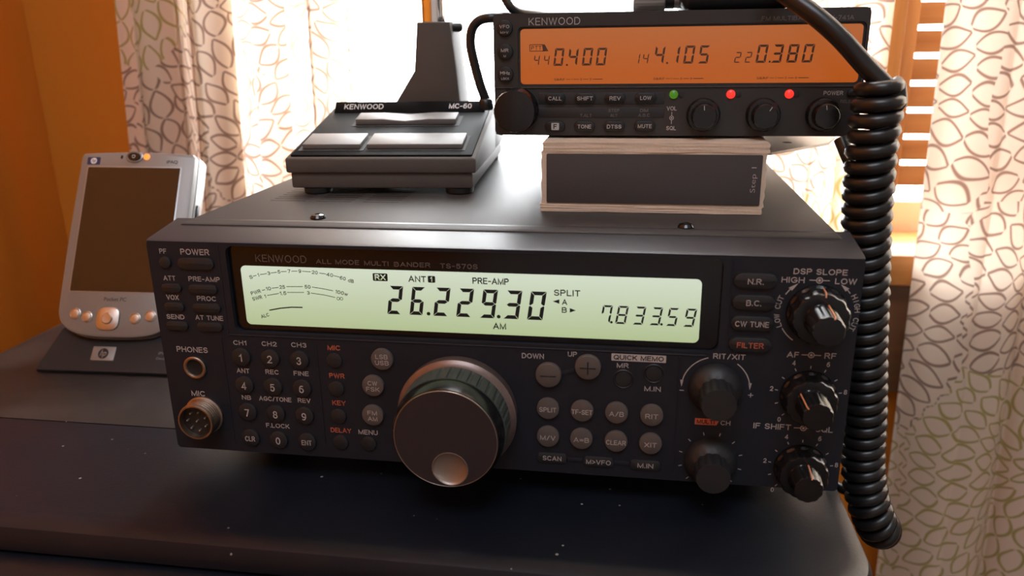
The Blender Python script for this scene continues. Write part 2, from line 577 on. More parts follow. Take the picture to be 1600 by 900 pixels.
# plain sans-serif capitals and figures as pen lines: character -> (width, lines), cap height 1
GL = {
    'A': (.76, [[(0, 0), (.38, 1), (.76, 0)], [(.13, .32), (.63, .32)]]),
    'B': (.64, [[(.36, .53), (0, .53), (0, 1), (.36, 1)] + ar(.36, .765, .24, .235, 90, -90), [(.36, .53)] + ar(.38, .265, .26, .265, 90, -90) + [(0, 0), (0, .53)]]),
    'C': (.7, [ar(.38, .5, .38, .5, 45, 315, 14)]),
    'D': (.68, [[(.3, 0), (0, 0), (0, 1), (.3, 1)] + ar(.3, .5, .38, .5, 90, -90, 12)]),
    'E': (.56, [[(.56, 0), (0, 0), (0, 1), (.56, 1)], [(0, .52), (.5, .52)]]),
    'F': (.54, [[(0, 0), (0, 1), (.54, 1)], [(0, .52), (.46, .52)]]),
    'G': (.74, [ar(.39, .5, .39, .5, 45, 345, 14) + [(.75, .46), (.42, .46)]]),
    'H': (.66, [[(0, 0), (0, 1)], [(.66, 0), (.66, 1)], [(0, .52), (.66, .52)]]),
    'I': (.0, [[(0, 0), (0, 1)]]),
    'J': (.46, [[(.46, 1), (.46, .26)] + ar(.23, .25, .23, .25, 0, -170)]),
    'K': (.64, [[(0, 0), (0, 1)], [(.6, 1), (0, .36)], [(.2, .58), (.64, 0)]]),
    'L': (.52, [[(0, 1), (0, 0), (.52, 0)]]),
    'M': (.8, [[(0, 0), (0, 1), (.4, 0), (.8, 1), (.8, 0)]]),
    'N': (.66, [[(0, 0), (0, 1), (.66, 0), (.66, 1)]]),
    'O': (.78, [ar(.39, .5, .39, .5, 90, 450, 20)]),
    'P': (.6, [[(0, 0), (0, 1), (.34, 1)] + ar(.34, .74, .26, .26, 90, -90) + [(0, .48)]]),
    'Q': (.78, [ar(.39, .5, .39, .5, 90, 450, 20), [(.48, .24), (.76, -.04)]]),
    'R': (.64, [[(0, 0), (0, 1), (.36, 1)] + ar(.36, .75, .25, .25, 90, -90) + [(0, .5)], [(.34, .5), (.64, 0)]]),
    'S': (.6, [ar(.3, .745, .28, .255, 20, 270, 11) + ar(.3, .255, .3, .255, 90, -160, 11)]),
    'T': (.62, [[(0, 1), (.62, 1)], [(.31, 1), (.31, 0)]]),
    'U': (.64, [[(0, 1), (0, .3)] + ar(.32, .31, .32, .31, 180, 360, 12) + [(.64, 1)]]),
    'V': (.7, [[(0, 1), (.35, 0), (.7, 1)]]),
    'W': (1.02, [[(0, 1), (.26, 0), (.51, 1), (.76, 0), (1.02, 1)]]),
    'X': (.68, [[(0, 0), (.68, 1)], [(0, 1), (.68, 0)]]),
    'Y': (.68, [[(0, 1), (.34, .46), (.68, 1)], [(.34, .46), (.34, 0)]]),
    'Z': (.62, [[(0, 1), (.62, 1), (0, 0), (.62, 0)]]),
    '0': (.58, [ar(.29, .5, .29, .5, 90, 450, 20)]),
    '1': (.26, [[(0, .78), (.16, .84), (.26, 1), (.26, 0)]]),
    '2': (.58, [ar(.29, .71, .28, .29, 165, -35, 10) + [(0, 0), (.58, 0)]]),
    '3': (.56, [ar(.28, .75, .25, .25, 160, -85, 10) + ar(.28, .265, .28, .265, 85, -160, 10)]),
    '4': (.6, [[(.45, 0), (.45, 1), (0, .27), (.6, .27)]]),
    '5': (.56, [[(.53, 1), (.1, 1), (.04, .5)] + ar(.28, .33, .28, .33, 130, -150, 11)]),
    '6': (.58, [ar(.29, .31, .28, .31, 180, 540, 16), ar(.36, .42, .35, .58, 65, 180, 8)]),
    '7': (.56, [[(0, 1), (.56, 1), (.2, 0)]]),
    '8': (.56, [ar(.28, .76, .24, .24, 90, 450, 16), ar(.28, .26, .28, .26, 90, 450, 16)]),
    '9': (.58, [ar(.29, .69, .28, .31, 0, 360, 16), ar(.22, .58, .35, .58, 0, -115, 8)]),
    '-': (.34, [[(0, .44), (.34, .44)]]),
    '.': (.02, [[(.01, .0), (.01, .06)]]),
    '/': (.4, [[(0, -.02), (.4, 1.02)]]),
    '=': (.52, [[(0, .34), (.52, .34)], [(0, .64), (.52, .64)]]),
    '>': (.5, [[(0, .84), (.5, .48), (0, .12)]]),
    'w': (.7, [[(0, .66), (.18, 0), (.35, .66), (.52, 0), (.7, .66)]]),
    ' ': (.2, []),
}

def pen_text(bm, s, cx, cy, w, h, fr, d, rot, wt):
    gap = 0.29
    tot = sum(GL[c][0] for c in s) + gap * (len(s) - 1)
    k = h - wt
    kx = (w - wt) / tot if (w and tot > 0.01) else k * 0.95
    c_, q_ = math.cos(math.radians(rot)), math.sin(math.radians(rot))
    x = -tot / 2
    for ch in s:
        gw, lines = GL[ch]
        for ln in lines:
            pts = []
            for (a, b) in ln:
                u, v = (x + a) * kx, (b - .5) * k
                pts.append((cx + u * c_ - v * q_, cy + u * q_ + v * c_))
            closed = (Vector(pts[0]) - Vector(pts[-1])).length < 1e-6
            stroke(bm, pts, wt, fr, d, True, closed)
        x += gw + gap

TXT = {}
def glyphs(s, bold=0.0, shear=0.0):
    key = (s, bold, shear)
    if key not in TXT:
        cu = bpy.data.curves.new('lettering', 'FONT')
        cu.body = s
        cu.size = 1.0
        cu.resolution_u = 3
        cu.offset = bold
        cu.shear = shear
        ob = bpy.data.objects.new('lettering', cu)
        me = bpy.data.meshes.new_from_object(ob)
        vs_ = [(v.co.x, v.co.y) for v in me.vertices]
        fs = [tuple(p.vertices) for p in me.polygons]
        bpy.data.objects.remove(ob)
        bpy.data.curves.remove(cu)
        bpy.data.meshes.remove(me)
        x0 = min(v[0] for v in vs_); x1 = max(v[0] for v in vs_)
        y0 = min(v[1] for v in vs_); y1 = max(v[1] for v in vs_)
        TXT[key] = (vs_, fs, x0, x1, y0, y1)
    return TXT[key]

def text(bm, s, cx, cy, w, h, fr, d, rot=0.0, bold=0.006, shear=0.0):
    """Lettering fitted to a w x h box (w None: natural width) centred at cx, cy."""
    if shear == 0 and all(c in GL for c in s):
        return pen_text(bm, s, cx, cy, w, h, fr, d, rot, h * (.135 + 3 * bold))
    vs_, fs, x0, x1, y0, y1 = glyphs(s, bold, shear)
    ky = h / (y1 - y0)
    kx = w / (x1 - x0) if w else ky
    c, q = math.cos(math.radians(rot)), math.sin(math.radians(rot))
    nv = []
    for (x, y) in vs_:
        u = (x - (x0 + x1) / 2) * kx
        v = (y - (y0 + y1) / 2) * ky
        nv.append(bm.verts.new(fr(cx + u * c - v * q, cy + u * q + v * c, d)))
    for f in fs:
        if len(set(f)) >= 3:
            try:
                bm.faces.new([nv[i] for i in f])
            except ValueError:
                pass

def arc_text(bm, s, cx, cy, r, a_mid, step, h, fr, d, w=None):
    n = len(s)
    for i, ch in enumerate(s):
        if ch == ' ':
            continue
        a = a_mid - (i - (n - 1) / 2) * step
        text(bm, ch, cx + r * math.cos(math.radians(a)), cy + r * math.sin(math.radians(a)), w if ch != 'I' else None, h, fr, d, rot=a - 90, bold=0)

SEG = {'0': 'abcdef', '1': 'bc', '2': 'abdeg', '3': 'abcdg', '4': 'bcfg', '5': 'acdfg', '6': 'acdefg', '7': 'abcf', '8': 'abcdefg', '9': 'abcdfg'}
def seg7(bm, ch, cx, cy, w, h, th, fr, d, slant=0.16, gap=0.12):
    cw = w - slant * h
    t = th
    g = gap
    def put(pts):
        ps = [(cx - w / 2 + u + slant * v, cy - h / 2 + v) for u, v in pts]
        poly(bm, ps, fr, d)
    hh = h / 2
    P_ = {
        'a': [(g, h), (cw - g, h), (cw - t - g * .3, h - t), (t + g * .3, h - t)],
        'd': [(g, 0), (t + g * .3, t), (cw - t - g * .3, t), (cw - g, 0)],
        'g': [(g + t * .3, hh), (t + g * .3, hh + t / 2), (cw - t - g * .3, hh + t / 2), (cw - g - t * .3, hh), (cw - t - g * .3, hh - t / 2), (t + g * .3, hh - t / 2)],
        'f': [(0, h - g), (t, h - t - g), (t, hh + t / 2 + g), (t * .3, hh + g * .6), (0, hh + g + t * .2)],
        'b': [(cw, h - g), (cw, hh + g + t * .2), (cw - t * .3, hh + g * .6), (cw - t, hh + t / 2 + g), (cw - t, h - t - g)],
        'e': [(0, g), (0, hh - g - t * .2), (t * .3, hh - g * .6), (t, hh - t / 2 - g), (t, t + g)],
        'c': [(cw, g), (cw - t, t + g), (cw - t, hh - t / 2 - g), (cw - t * .3, hh - g * .6), (cw, hh - g - t * .2)],
    }
    for k in SEG[ch]:
        put(P_[k])

def disc(bm, cx, cy, r, fr, d, n=20):
    poly(bm, [(cx + r * math.cos(2 * PI * i / n), cy + r * math.sin(2 * PI * i / n)) for i in range(n)], fr, d)

def hole_plate(bm, outer, inner, d0, d1, fr, depth_in=None):
    """Front plate with a hole: face at d1, outer wall back to d0, inner wall back to depth_in."""
    vo = [bm.verts.new(fr(p[0], p[1], d1)) for p in outer]
    vi = [bm.verts.new(fr(p[0], p[1], d1)) for p in inner]
    ed = []
    for L in (vo, vi):
        for i in range(len(L)):
            ed.append(bm.edges.new((L[i], L[(i + 1) % len(L)])))
    bmesh.ops.triangle_fill(bm, edges=ed, use_beauty=True)
    for L, P_, dd in ((vo, outer, d0), (vi, inner, depth_in if depth_in is not None else d0)):
        b = [bm.verts.new(fr(p[0], p[1], dd)) for p in P_]
        for i in range(len(L)):
            j = (i + 1) % len(L)
            bm.faces.new((L[i], L[j], b[j], b[i]))

XYZ = lambda x, y, z: Vector((x, y, z))

# ------------------------------------------------------------------ room shell
FZ, CZ, XL, XR, YB, YW = -750, 1650, -342, 2300, -2300, 380
bm = NB(); box(bm, XL - 60, XR + 60, YB - 60, YW + 100, FZ - 60, FZ); struct('floor', bm, M['floor'])
bm = NB(); box(bm, XL - 60, XR + 60, YB - 60, YW + 100, CZ, CZ + 60); struct('ceiling', bm, M['ceiling'])
bm = NB(); box(bm, XL - 60, XL, YB, YW + 100, FZ, CZ); struct('wall_left', bm, M['wall'])
bm = NB(); box(bm, XR, XR + 60, YB, YW + 100, FZ, CZ); struct('wall_right', bm, M['wall_pale'])
bm = NB(); box(bm, XL - 60, XR + 60, YB - 60, YB, FZ, CZ); struct('wall_front', bm, M['wall_pale'])
# window wall with two openings: x -120..368 and x 396..1200, z 5..1190
WZ0, WZ1 = 6, 1190
bm = NB()
for (x0, x1, z0, z1) in ((XL, -125, FZ, CZ), (-125, 1200, FZ, WZ0), (-125, 1200, WZ1, CZ), (366, 384, WZ0, WZ1), (1200, XR, FZ, CZ)):
    box(bm, x0, x1, YW, YW + 100, z0, z1)
struct('wall_back', bm, M['wall'])

def window(name, x0, x1):
    bm = NB()
    for (a, b, c, d) in ((x0, x0 + 12, WZ0, WZ1), (x1 - 12, x1, WZ0, WZ1), (x0, x1, WZ0, WZ0 + 34), (x0, x1, WZ1 - 12, WZ1)):
        box(bm, a, b, YW + 55, YW + 85, c, d, 2)
    w = struct(name, bm, M['white_sill'])
    g = NB(); box(g, x0 + 12, x1 - 12, YW + 68, YW + 71, WZ0 + 12, WZ1 - 12)
    build('pane', g, M['glass'], w)
window('window_1', -125, 366)
window('window_2', 384, 1200)
bm = NB(); box(bm, 362, 382, YW - 16, YW, -12, WZ1 + 30, 2); struct('trim_1', bm, M['wood_v'])
bm = NB(); box(bm, -190, 1230, YW - 30, YW + 55, -12, 14, 4); struct('trim_2', bm, M['wood_h'])
bm = NB(); box(bm, -190, 1230, YW - 12, YW, -110, -12, 2); struct('trim_3', bm, M['wood_dark'])
bm = NB(); box(bm, -157, -125, YW - 16, YW, -12, WZ1 + 30, 2); struct('trim_4', bm, M['wood_v'])

# narrow wooden shutter leaf in the right-hand window
bl = thing('wooden_shutter', 'honey-coloured wooden shutter with bright slots, between the curtains behind the coiled cord', 'shutter', (450, 384, 50))
bm = NB()
z = 62.0
while z < 1150:
    box(bm, 395.5, 496, 383, 386.5, z, z + 16.4, 1.2)
    z += 20.2
build('slat', bm, M['wood_h'], bl)
bm = NB(); box(bm, 382, 396, 381, 392, 56, 1178, 1.5); build('side_stile', bm, M['wood_v'], bl)
bm = NB(); box(bm, 496, 510, 381, 392, 56, 1178, 1.5); build('side_stile', bm, M['wood_v'], bl)
bm = NB(); box(bm, 396, 496, 381, 392, 1150, 1178, 1.5); build('top_rail', bm, M['wood_h'], bl)

# ------------------------------------------------------------------ curtains
def curtain(name, label, xt0, xt1, xb0, xb1, zb, zt, y, seed, amp, waves, group):
    rnd = random.Random(seed)
    nx, nz = 150, 40
    ph = [rnd.uniform(0, 6.28) for _ in range(4)]
    bm = NB()
    uvl = bm.loops.layers.uv.new('cloth')
    grid = []
    arcs = []
    for j in range(nz + 1):
        fz = j / nz
        zz = zb + (zt - zb) * fz
        row, al = [], []
        s = 0
        prev = None
        for i in range(nx + 1):
            f = i / nx
            x0 = xb0 + (xt0 - xb0) * fz
            x1 = xb1 + (xt1 - xb1) * fz
            a = 2 * PI * waves * f
            yy = y + amp * (math.sin(a + ph[0]) + 0.45 * math.sin(2.3 * a + ph[1] + 0.7 * fz) + 0.2 * math.sin(0.7 * a + 5 * fz + ph[2]))
            xx = x0 + (x1 - x0) * f + amp * 0.55 * math.sin(2 * a + 2 * ph[0])
            p = Vector((xx, yy, zz))
            if prev is not None:
                s += math.hypot(p.x - prev.x, p.y - prev.y)
            prev = p
            row.append(bm.verts.new(p)); al.append(s)
        grid.append(row); arcs.append(al)
    for j in range(nz):
        for i in range(nx):
            f = bm.faces.new((grid[j][i], grid[j][i + 1], grid[j + 1][i + 1], grid[j + 1][i]))
            for lp, (jj, ii) in zip(f.loops, ((j, i), (j, i + 1), (j + 1, i + 1), (j + 1, i))):
                lp[uvl].uv = (arcs[jj][ii] / 190.0 + seed * 3.7, (zb + (zt - zb) * jj / nz) / 190.0 + seed * 1.3)
    me = bpy.data.meshes.new(name)
    org = Vector(((xb0 + xb1) / 2, y, zb))
    for v in bm.verts:
        v.co = (v.co - org) * S
    bm.to_mesh(me); bm.free()
    me.materials.append(M['curtain'])
    for p in me.polygons: p.use_smooth = True
    o = bpy.data.objects.new(name, me)
    COL.objects.link(o)
    o.location = org * S
    return tag(o, label, 'curtain', group)

curtain('curtain', 'cream petal-print curtain hanging beside the orange wall, behind the handheld', -160, -6, -258, -34, -300, 1230, 334, 3, 9.0, 4.2, None)
curtain('curtain', 'narrow cream petal-print curtain between the window and the wooden blind, behind the coiled cord', 300, 366, 262, 366, -60, 1230, 340, 5, 7.0, 2.2, None)
curtain('curtain', 'wide cream petal-print curtain right of the wooden blind, hanging past the desk', 374, 800, 414, 860, -700, 1230, 326, 8, 9.0, 5.3, None)

# ------------------------------------------------------------------ desk
def desk_outline(off, xl=-192, xr=279, yf=-47, yb=302, r=27, seg=12, rl=12):
    pts = []
    r_ = r - off; rl_ = max(rl - off, 2)
    x0, x1, y0, y1 = xl + off, xr - off, yf + off, yb - off
    for i in range(seg + 1):
        a = math.radians(270 + 90 * i / seg); pts.append((x1 - r_ + r_ * math.cos(a), y0 + r_ + r_ * math.sin(a)))
    pts += [(x1, y1), (x0, y1)]
    for i in range(seg + 1):
        a = math.radians(180 + 90 * i / seg); pts.append((x0 + rl_ + rl_ * math.cos(a), y0 + rl_ + rl_ * math.sin(a)))
    return pts

def stacked(bm, levels, clip=None):
    rings = [[bm.verts.new((p[0], (min(max(p[1], clip[0]), clip[1]) if clip else p[1]), z)) for p in pts] for pts, z in levels]
    n = len(rings[0])
    for a, b in zip(rings[:-1], rings[1:]):
        for i in range(n):
            bm.faces.new((a[i], a[(i + 1) % n], b[(i + 1) % n], b[i]))
    bm.faces.new(rings[0]); bm.faces.new(list(reversed(rings[-1])))

SEAM = 36.5
desk = thing('writing_desk', 'dark lacquered wooden desk with moulded rounded edge, under the radios', 'desk', (44, 134, FZ))
lv = [(desk_outline(9), 0), (desk_outline(5), -0.4), (desk_outline(2), -2), (desk_outline(0.4), -5), (desk_outline(0), -8), (desk_outline(0), -11), (desk_outline(4), -13)]
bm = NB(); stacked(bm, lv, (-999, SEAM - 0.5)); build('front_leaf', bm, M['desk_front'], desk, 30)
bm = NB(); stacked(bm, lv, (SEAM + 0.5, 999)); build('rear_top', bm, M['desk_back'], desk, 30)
lv = [(desk_outline(-3, xr=276), -13), (desk_outline(-10, xr=268), -15), (desk_outline(-13, xr=265), -18), (desk_outline(-13, xr=265), -26), (desk_outline(-8, xr=265), -30), (desk_outline(10, xr=265), -36)]
bm = NB(); stacked(bm, lv); build('edge_moulding', bm, M['desk_front'], desk, 30)
bm = NB(); box(bm, -172, 256, -20, 296, FZ + 40, -36, 3); build('carcass', bm, M['desk_back'], desk)
for k in range(3):
    bm = NB(); box(bm, -160, 250, -34, -20, FZ + 60 + k * 215, FZ + 265 + k * 215, 4)
    dr = build('drawer', bm, M['desk_back'], desk)
    bm = NB(); lathe(bm, [(5, 0), (5, 10), (12, 16), (13, 22), (8, 28), (0, 29)], lambda u, v, d, k=k: Vector((45 + u, -34 - d, FZ + 162 + k * 215 + v)), 20); build('knob', bm, M['brass'], dr)
for sx in (-165, 240):
    for sy in (-14, 290):
        bm = NB(); box(bm, sx, sx + 18, sy, sy + 14, FZ, FZ + 40, 2); build('leg', bm, M['desk_back'], desk)

# ------------------------------------------------------------------ large transceiver
Z0 = 12.0
PF = lambda u, v, d: Vector((u, -d, v + Z0))           # front panel frame: u right, v up, d towards the viewer
ts = thing('desktop_transceiver', 'large charcoal desktop radio transceiver with a wide green lit display on the desk', 'radio', (135, 135, 0))
bm = NB()
box(bm, 5, 266, 16, 271, 14.5, 107, 1.6)
cover = build('top_cover', bm, M['cover'], ts)
bm = NB()
for gx in (31, 53.5, 76):
    for k in range(7):
        yy = 64.5 + k * 4.7
        box(bm, gx - 8.6, gx + 8.6, yy, yy + 1.5, 106.6, 107.06)
build('vent_slots', bm, M['hole'], cover)
bm = NB()
DISP = rrect(127.9, 72.2, 189.5, 35.6, 3)
outer = rrect(135, 45.65, 270, 91.3, 1.6, 3)
hole_plate(bm, outer, DISP, -2.4, 0, PF, -2.2)
# body behind the face with the sloping top bezel
prof = [(0.6, 0.2), (0.6, 91.0), (2.2, 91.9), (22.5, 94.9), (22.5, 2), (12, 0.2)]
b0 = [bm.verts.new((0.0, p[0] + 1.6, p[1] + Z0)) for p in prof]
b1 = [bm.verts.new((270.0, p[0] + 1.6, p[1] + Z0)) for p in prof]
n = len(prof)
for i in range(n):
    bm.faces.new((b0[i], b0[(i + 1) % n], b1[(i + 1) % n], b1[i]))
bm.faces.new(b0); bm.faces.new(list(reversed(b1)))
# raised ribs of the face
for (x0, x1, v0, v1) in ((26.4, 27.0, 3.5, 52), (66.8, 67.4, 6, 51), (208.7, 209.3, 2.5, 52.2), (30.0, 218.5, 52.6, 53.2), (30, 30.5, 53, 90), (225.5, 226, 53, 90)):
    box(bm, x0, x1, -0.25, 0.5, v0 + Z0, v1 + Z0, 0.12, 1)
panel = build('front_panel', bm, M['panel'], ts, 25)
bm = NB()
b_ = [(0.3, 91.35), (2.2, 91.95), (24.0, 95.2), (24.0, 94.2), (0.3, 90.9)]
r0 = [bm.verts.new((0.0, p[0], p[1] + Z0)) for p in b_]
r1 = [bm.verts.new((270.0, p[0], p[1] + Z0)) for p in b_]
for i in range(len(b_)):
    bm.faces.new((r0[i], r0[(i + 1) % len(b_)], r1[(i + 1) % len(b_)], r1[i]))
bm.faces.new(r0); bm.faces.new(list(reversed(r1)))
build('top_bezel', bm, M['bezel_top'], ts, 25)

# display window
bm = NB(); prism(bm, rrect(127.9, 72.2, 190.4, 36.4, 3), -3.4, -2.15, PF)
dw = build('display_window', bm, M['black_gloss'], ts)
bm = NB(); prism(bm, rrect(126.65, 69.35, 178, 24.6, 2.0), -2.14, -2.0, PF)
build('lcd_screen', bm, M['lcd_green'], dw, label='green-white lit liquid crystal screen')
bm = NB(); D_ = -1.96
for ch, x, y, w, h in [('2', 100.24, 69.55, 7.07, 11.54), ('6', 109.1, 69.51, 6.8, 11.4), ('2', 118.79, 69.51, 7.3, 11.5), ('2', 127.87, 69.49, 7.4, 11.46), ('9', 137.11, 69.39, 7.35, 11.45), ('3', 146.31, 69.38, 7.5, 11.35), ('0', 155.46, 69.32, 7.6, 11.31)]:
    seg7(bm, ch, x, y, w, h, 1.45, PF, D_, 0.15, 0.12)
for ch, x, y, w, h in [('7', 181.57, 67.0, 4.8, 7.1), ('8', 187.32, 66.94, 5.0, 7.1), ('3', 193.71, 66.93, 4.9, 7.1), ('3', 199.84, 66.92, 4.9, 7.05), ('5', 205.81, 66.89, 4.8, 7.05), ('9', 212.1, 66.83, 4.9, 7.1)]:
    seg7(bm, ch, x, y, w, h, 0.75, PF, D_, 0.16, 0.2)
for (x, y), r in zip([(113.3, 64.5), (140.8, 64.4), (183.5, 63.9), (201.9, 63.85)], (0.75, 0.75, 0.5, 0.5)):
    disc(bm, x, y, r, PF, D_, 12)
for s, x, y, w, h, rot in [('S', 41.67, 77.02, 1.36, 1.49, 18), ('1', 44.89, 77.95, None, 1.48, 12), ('3', 49.34, 78.83, 1.17, 1.48, 10), ('5', 53.67, 79.54, 1.16, 1.47, 5), ('7', 57.86, 79.91, 1.16, 1.47, 0), ('9', 62.33, 80.05, 1.16, 1.47, 0), ('20', 68.46, 79.75, 2.46, 1.46, -5), ('40', 74.51, 78.96, 2.7, 1.46, -10), ('60', 79.7, 77.75, 2.44, 1.46, -13), ('dB', 82.94, 76.8, 2.4, 1.46, -13),
        ('PWR', 42.94, 70.75, 4.4, 1.51, 17), ('10', 48.45, 72.44, 2.19, 1.5, 8), ('25', 54.33, 73.31, 2.34, 1.49, 3), ('50', 64.92, 73.75, 2.49, 1.48, 0), ('100w', 78.71, 71.76, 5.2, 1.5, -12), ('SWR', 43.25, 68.34, 4.26, 1.51, 15), ('1', 46.74, 69.22, None, 1.51, 12), ('1.5', 54.39, 70.74, 2.86, 1.5, 4), ('3', 65.02, 71.28, 1.08, 1.5, 0), ('ALC', 45.71, 61.0, 3.7, 1.45, 18),
        ('ANT', 109.48, 78.39, 6.94, 2.45, 0), ('PRE-AMP', 137.97, 78.45, 13.94, 2.5, 0), ('AM', 141.07, 60.53, 5.05, 2.5, 0), ('SPLIT', 166.84, 74.8, 9.84, 2.45, 0), ('A', 165.95, 71.2, 1.94, 2.2, 0), ('B', 165.87, 68.05, 1.9, 2.2, 0)]:
    text(bm, s, x, y, w, h, PF, D_, rot, bold=0.012)
for cx in (77.15, 78.45):
    stroke(bm, arc(cx, 69.35, 0.58, 0, 360, 14), 0.2, PF, D_)
LN = [[(42.55, 77.38), (44.03, 77.76)], [(45.58, 78.14), (48.49, 78.64)], [(50.19, 78.94), (52.74, 79.34)], [(54.51, 79.64), (56.93, 79.8)], [(58.85, 79.94), (61.34, 80.02)], [(63.24, 80.07), (66.84, 79.94)], [(70.24, 79.56), (72.99, 79.24)], [(76.04, 78.69), (78.35, 78.19)], [(45.66, 71.6), (47.05, 71.98)], [(49.91, 72.66), (52.8, 73.09)], [(56.11, 73.53), (62.94, 73.77)], [(66.74, 73.73), (70.97, 73.22), (75.34, 72.47)], [(47.62, 69.58), (52.7, 70.6)], [(56.19, 71.14), (63.2, 71.38)], [(66.01, 71.23), (71.56, 70.61), (75.93, 69.77)]]
for l in LN:
    stroke(bm, l, 0.26, PF, D_)
stroke(bm, [(47.85, 63.37), (52.61, 64.4), (57.3, 65.0), (62.0, 65.1)], 0.5, PF, D_)
poly(bm, rrect(94.82, 78.64, 5.93, 3.1, 0.4, 2), PF, D_)
poly(bm, rrect(115.1, 78.45, 2.9, 2.7, 0.4, 2), PF, D_)
poly(bm, [(161.51, 71.34), (163.97, 72.2), (163.97, 70.45)], PF, D_)
poly(bm, [(170.21, 68.05), (167.92, 68.9), (167.92, 67.15)], PF, D_)
build('lcd_readout', bm, M['lcd_ink'], dw, label='dark liquid crystal figures and meter scales')
bm = NB()
text(bm, 'RX', 94.82, 78.64, 4.3, 2.3, PF, -1.92, bold=0.012)
text(bm, '1', 115.0, 78.45, None, 2.0, PF, -1.92, bold=0.012)
build('inverse_figures', bm, M['lcd_green'], dw)
bm = NB()
text(bm, 'KENWOOD', 54.9, 84.85, 21.0, 2.9, PF, -2.1, bold=-0.012)
text(bm, 'ALL MODE', 78.0, 84.2, 17.4, 1.8, PF, -2.1)
text(bm, 'MULTI', 93.6, 84.1, 9.6, 1.8, PF, -2.1)
text(bm, 'BANDER', 107.7, 84.0, 14.2, 1.8, PF, -2.1)
text(bm, 'TS-570S', 125.9, 83.9, 14.4, 1.9, PF, -2.1)
build('display_lettering', bm, M['print_dim'], dw)

# keys
def key(name, outline, h, material, legends=(), bev=0.35, lm='print', d0=-0.2):
    b = NB(); prism(b, outline, d0, h, PF, bev)
    k = build(name, b, M[material], ts)
    if legends:
        t = NB()
        for s, x, y, w, hh in legends:
            text(t, s, x, y, w, hh, PF, h + 0.05, bold=0.0)
        build('key_legend', t, M[lm], k)
    return k

def circle(cx, cy, r, n=32):
    return [(cx + r * math.cos(2 * PI * i / n), cy + r * math.sin(2 * PI * i / n)) for i in range(n)]

for s, x, y in [('1', 34.7, 43.6), ('2', 47.2, 43.6), ('3', 59.6, 43.5), ('4', 34.6, 31.2), ('5', 47, 31.1), ('6', 59.5, 31.1), ('7', 34.5, 19.0), ('8', 46.9, 18.9), ('9', 59.4, 18.8), ('0', 46.8, 6.8)]:
    key('number_key', circle(x, y, 4.0), 1.1, 'key', [(s, x - 0.1, y - 0.2, None, 3.3)], 0.5)
for s, x, y, w in [('CLR', 34.3, 7.0, 4.4), ('ENT', 59.3, 6.8, 4.4)]:
    key('number_key', circle(x, y, 4.0), 1.1, 'key', [(s, x, y - 0.2, w, 2.3)], 0.5)
for x, y in [(74.3, 44.0), (74.1, 31.7), (74.0, 19.4), (73.9, 7.5), (86.0, 7.7)]:
    key('function_key', circle(x, y, 3.3), 0.8, 'key', (), 0.4)
for a, b, x, y in [('LSB', 'USB', 94.3, 45.7), ('CW', 'FSK', 89.8, 34.1), ('FM', 'AM', 88.8, 21.0)]:
    key('mode_key', circle(x, y, 4.5), 1.4, 'taupe', [(a, x, y + 1.25, 5.0 if len(a) > 2 else 4.0, 1.9), (b, x, y - 1.35, 5.6 if len(b) > 2 else 4.0, 1.9)], 0.4)
for x, y, w, h in [(20.3, 82.5, 15.4, 5.0), (8.4, 72.1, 8.6, 4.0), (21.9, 72.0, 12.2, 4.0), (8.4, 64.1, 8.6, 4.0), (22.4, 64.1, 12.0, 4.0), (8.5, 56.0, 9.6, 4.0), (22.7, 56.1, 11, 4.0)]:
    key('push_button', rrect(x, y, w, h, h / 2), 1.0, 'key', (), 0.5)
key('push_button', circle(7.3, 82.7, 2.5), 1.0, 'key', (), 0.5)
for s, x, y, w in [('SPLIT', 160, 28.4, 6.6), ('TF-SET', 173.2, 28.2, 8.0), ('A/B', 186.4, 28.2, 5.6), ('RIT', 199.7, 28.0, 4.8), ('M/V', 160, 16.3, 6.0), ('A=B', 173.1, 16.2, 6.0), ('CLEAR', 186.5, 16.0, 7.6), ('XIT', 199.7, 15.9, 4.7)]:
    key('memory_key', circle(x, y, 4.4), 1.5, 'taupe', [(s, x, y - 0.3, w, 2.0)], 0.4)
for s, x, y, w in [('SCAN', 161.6, 6.6, 7.4), ('M>VFO', 179.9, 6.2, 9.6), ('M.IN', 198.1, 6.0, 6.0)]:
    key('slot_key', rrect(x, y, 11.8, 4.4, 1.4), 0.7, 'key', [(s, x, y, w, 2.0)], 0.4)
bm = NB(); box(bm, 167.6, 173.6, -0.3, 0.4, 5.3 + Z0, 7.1 + Z0, .2); box(bm, 186, 192, -0.3, 0.4, 5.1 + Z0, 6.9 + Z0, .2)
build('slot_key_bridge', bm, M['panel'], ts)
for s, x, y, w, lm in [('N.R.', 233.8, 82.5, 5.4, 'print'), ('B.C.', 233.7, 74.5, 5.2, 'print'), ('CW TUNE', 233.7, 66.5, 11.8, 'print'), ('FILTER', 233.7, 58.3, 9.4, 'orange_print')]:
    key('push_button', rrect(x, y, 15.0, 5.8, 2.9), 1.3, 'key', [(s, x, y - .1, w, 2.1)], 0.6, lm)
for x, y, plus in [(160.2, 42.6, False), (175.2, 46.6, True)]:
    b = NB(); lathe(b, [(5.0, -0.2), (5.0, 1.5), (4.7, 1.9), (3.0, 2.3), (0, 2.5)], lambda u, v, d, x=x, y=y: PF(x + u, y + v, d), 32)
    k = build('step_key', b, M['taupe'], ts)
    b = NB(); box(b, x - 3, x + 3, -2.55, -2.2, y - 0.22 + Z0, y + 0.22 + Z0, .1, 1)
    if plus: box(b, x - .22, x + .22, -2.55, -2.2, y - 2.6 + Z0, y + 2.6 + Z0, .1, 1)
    build('key_legend', b, M['hole'], k)
bm = NB(); bmpts = [(164.2, 42.0), (170.4, 43.9), (170.4, 45.7), (164.4, 43.9)]
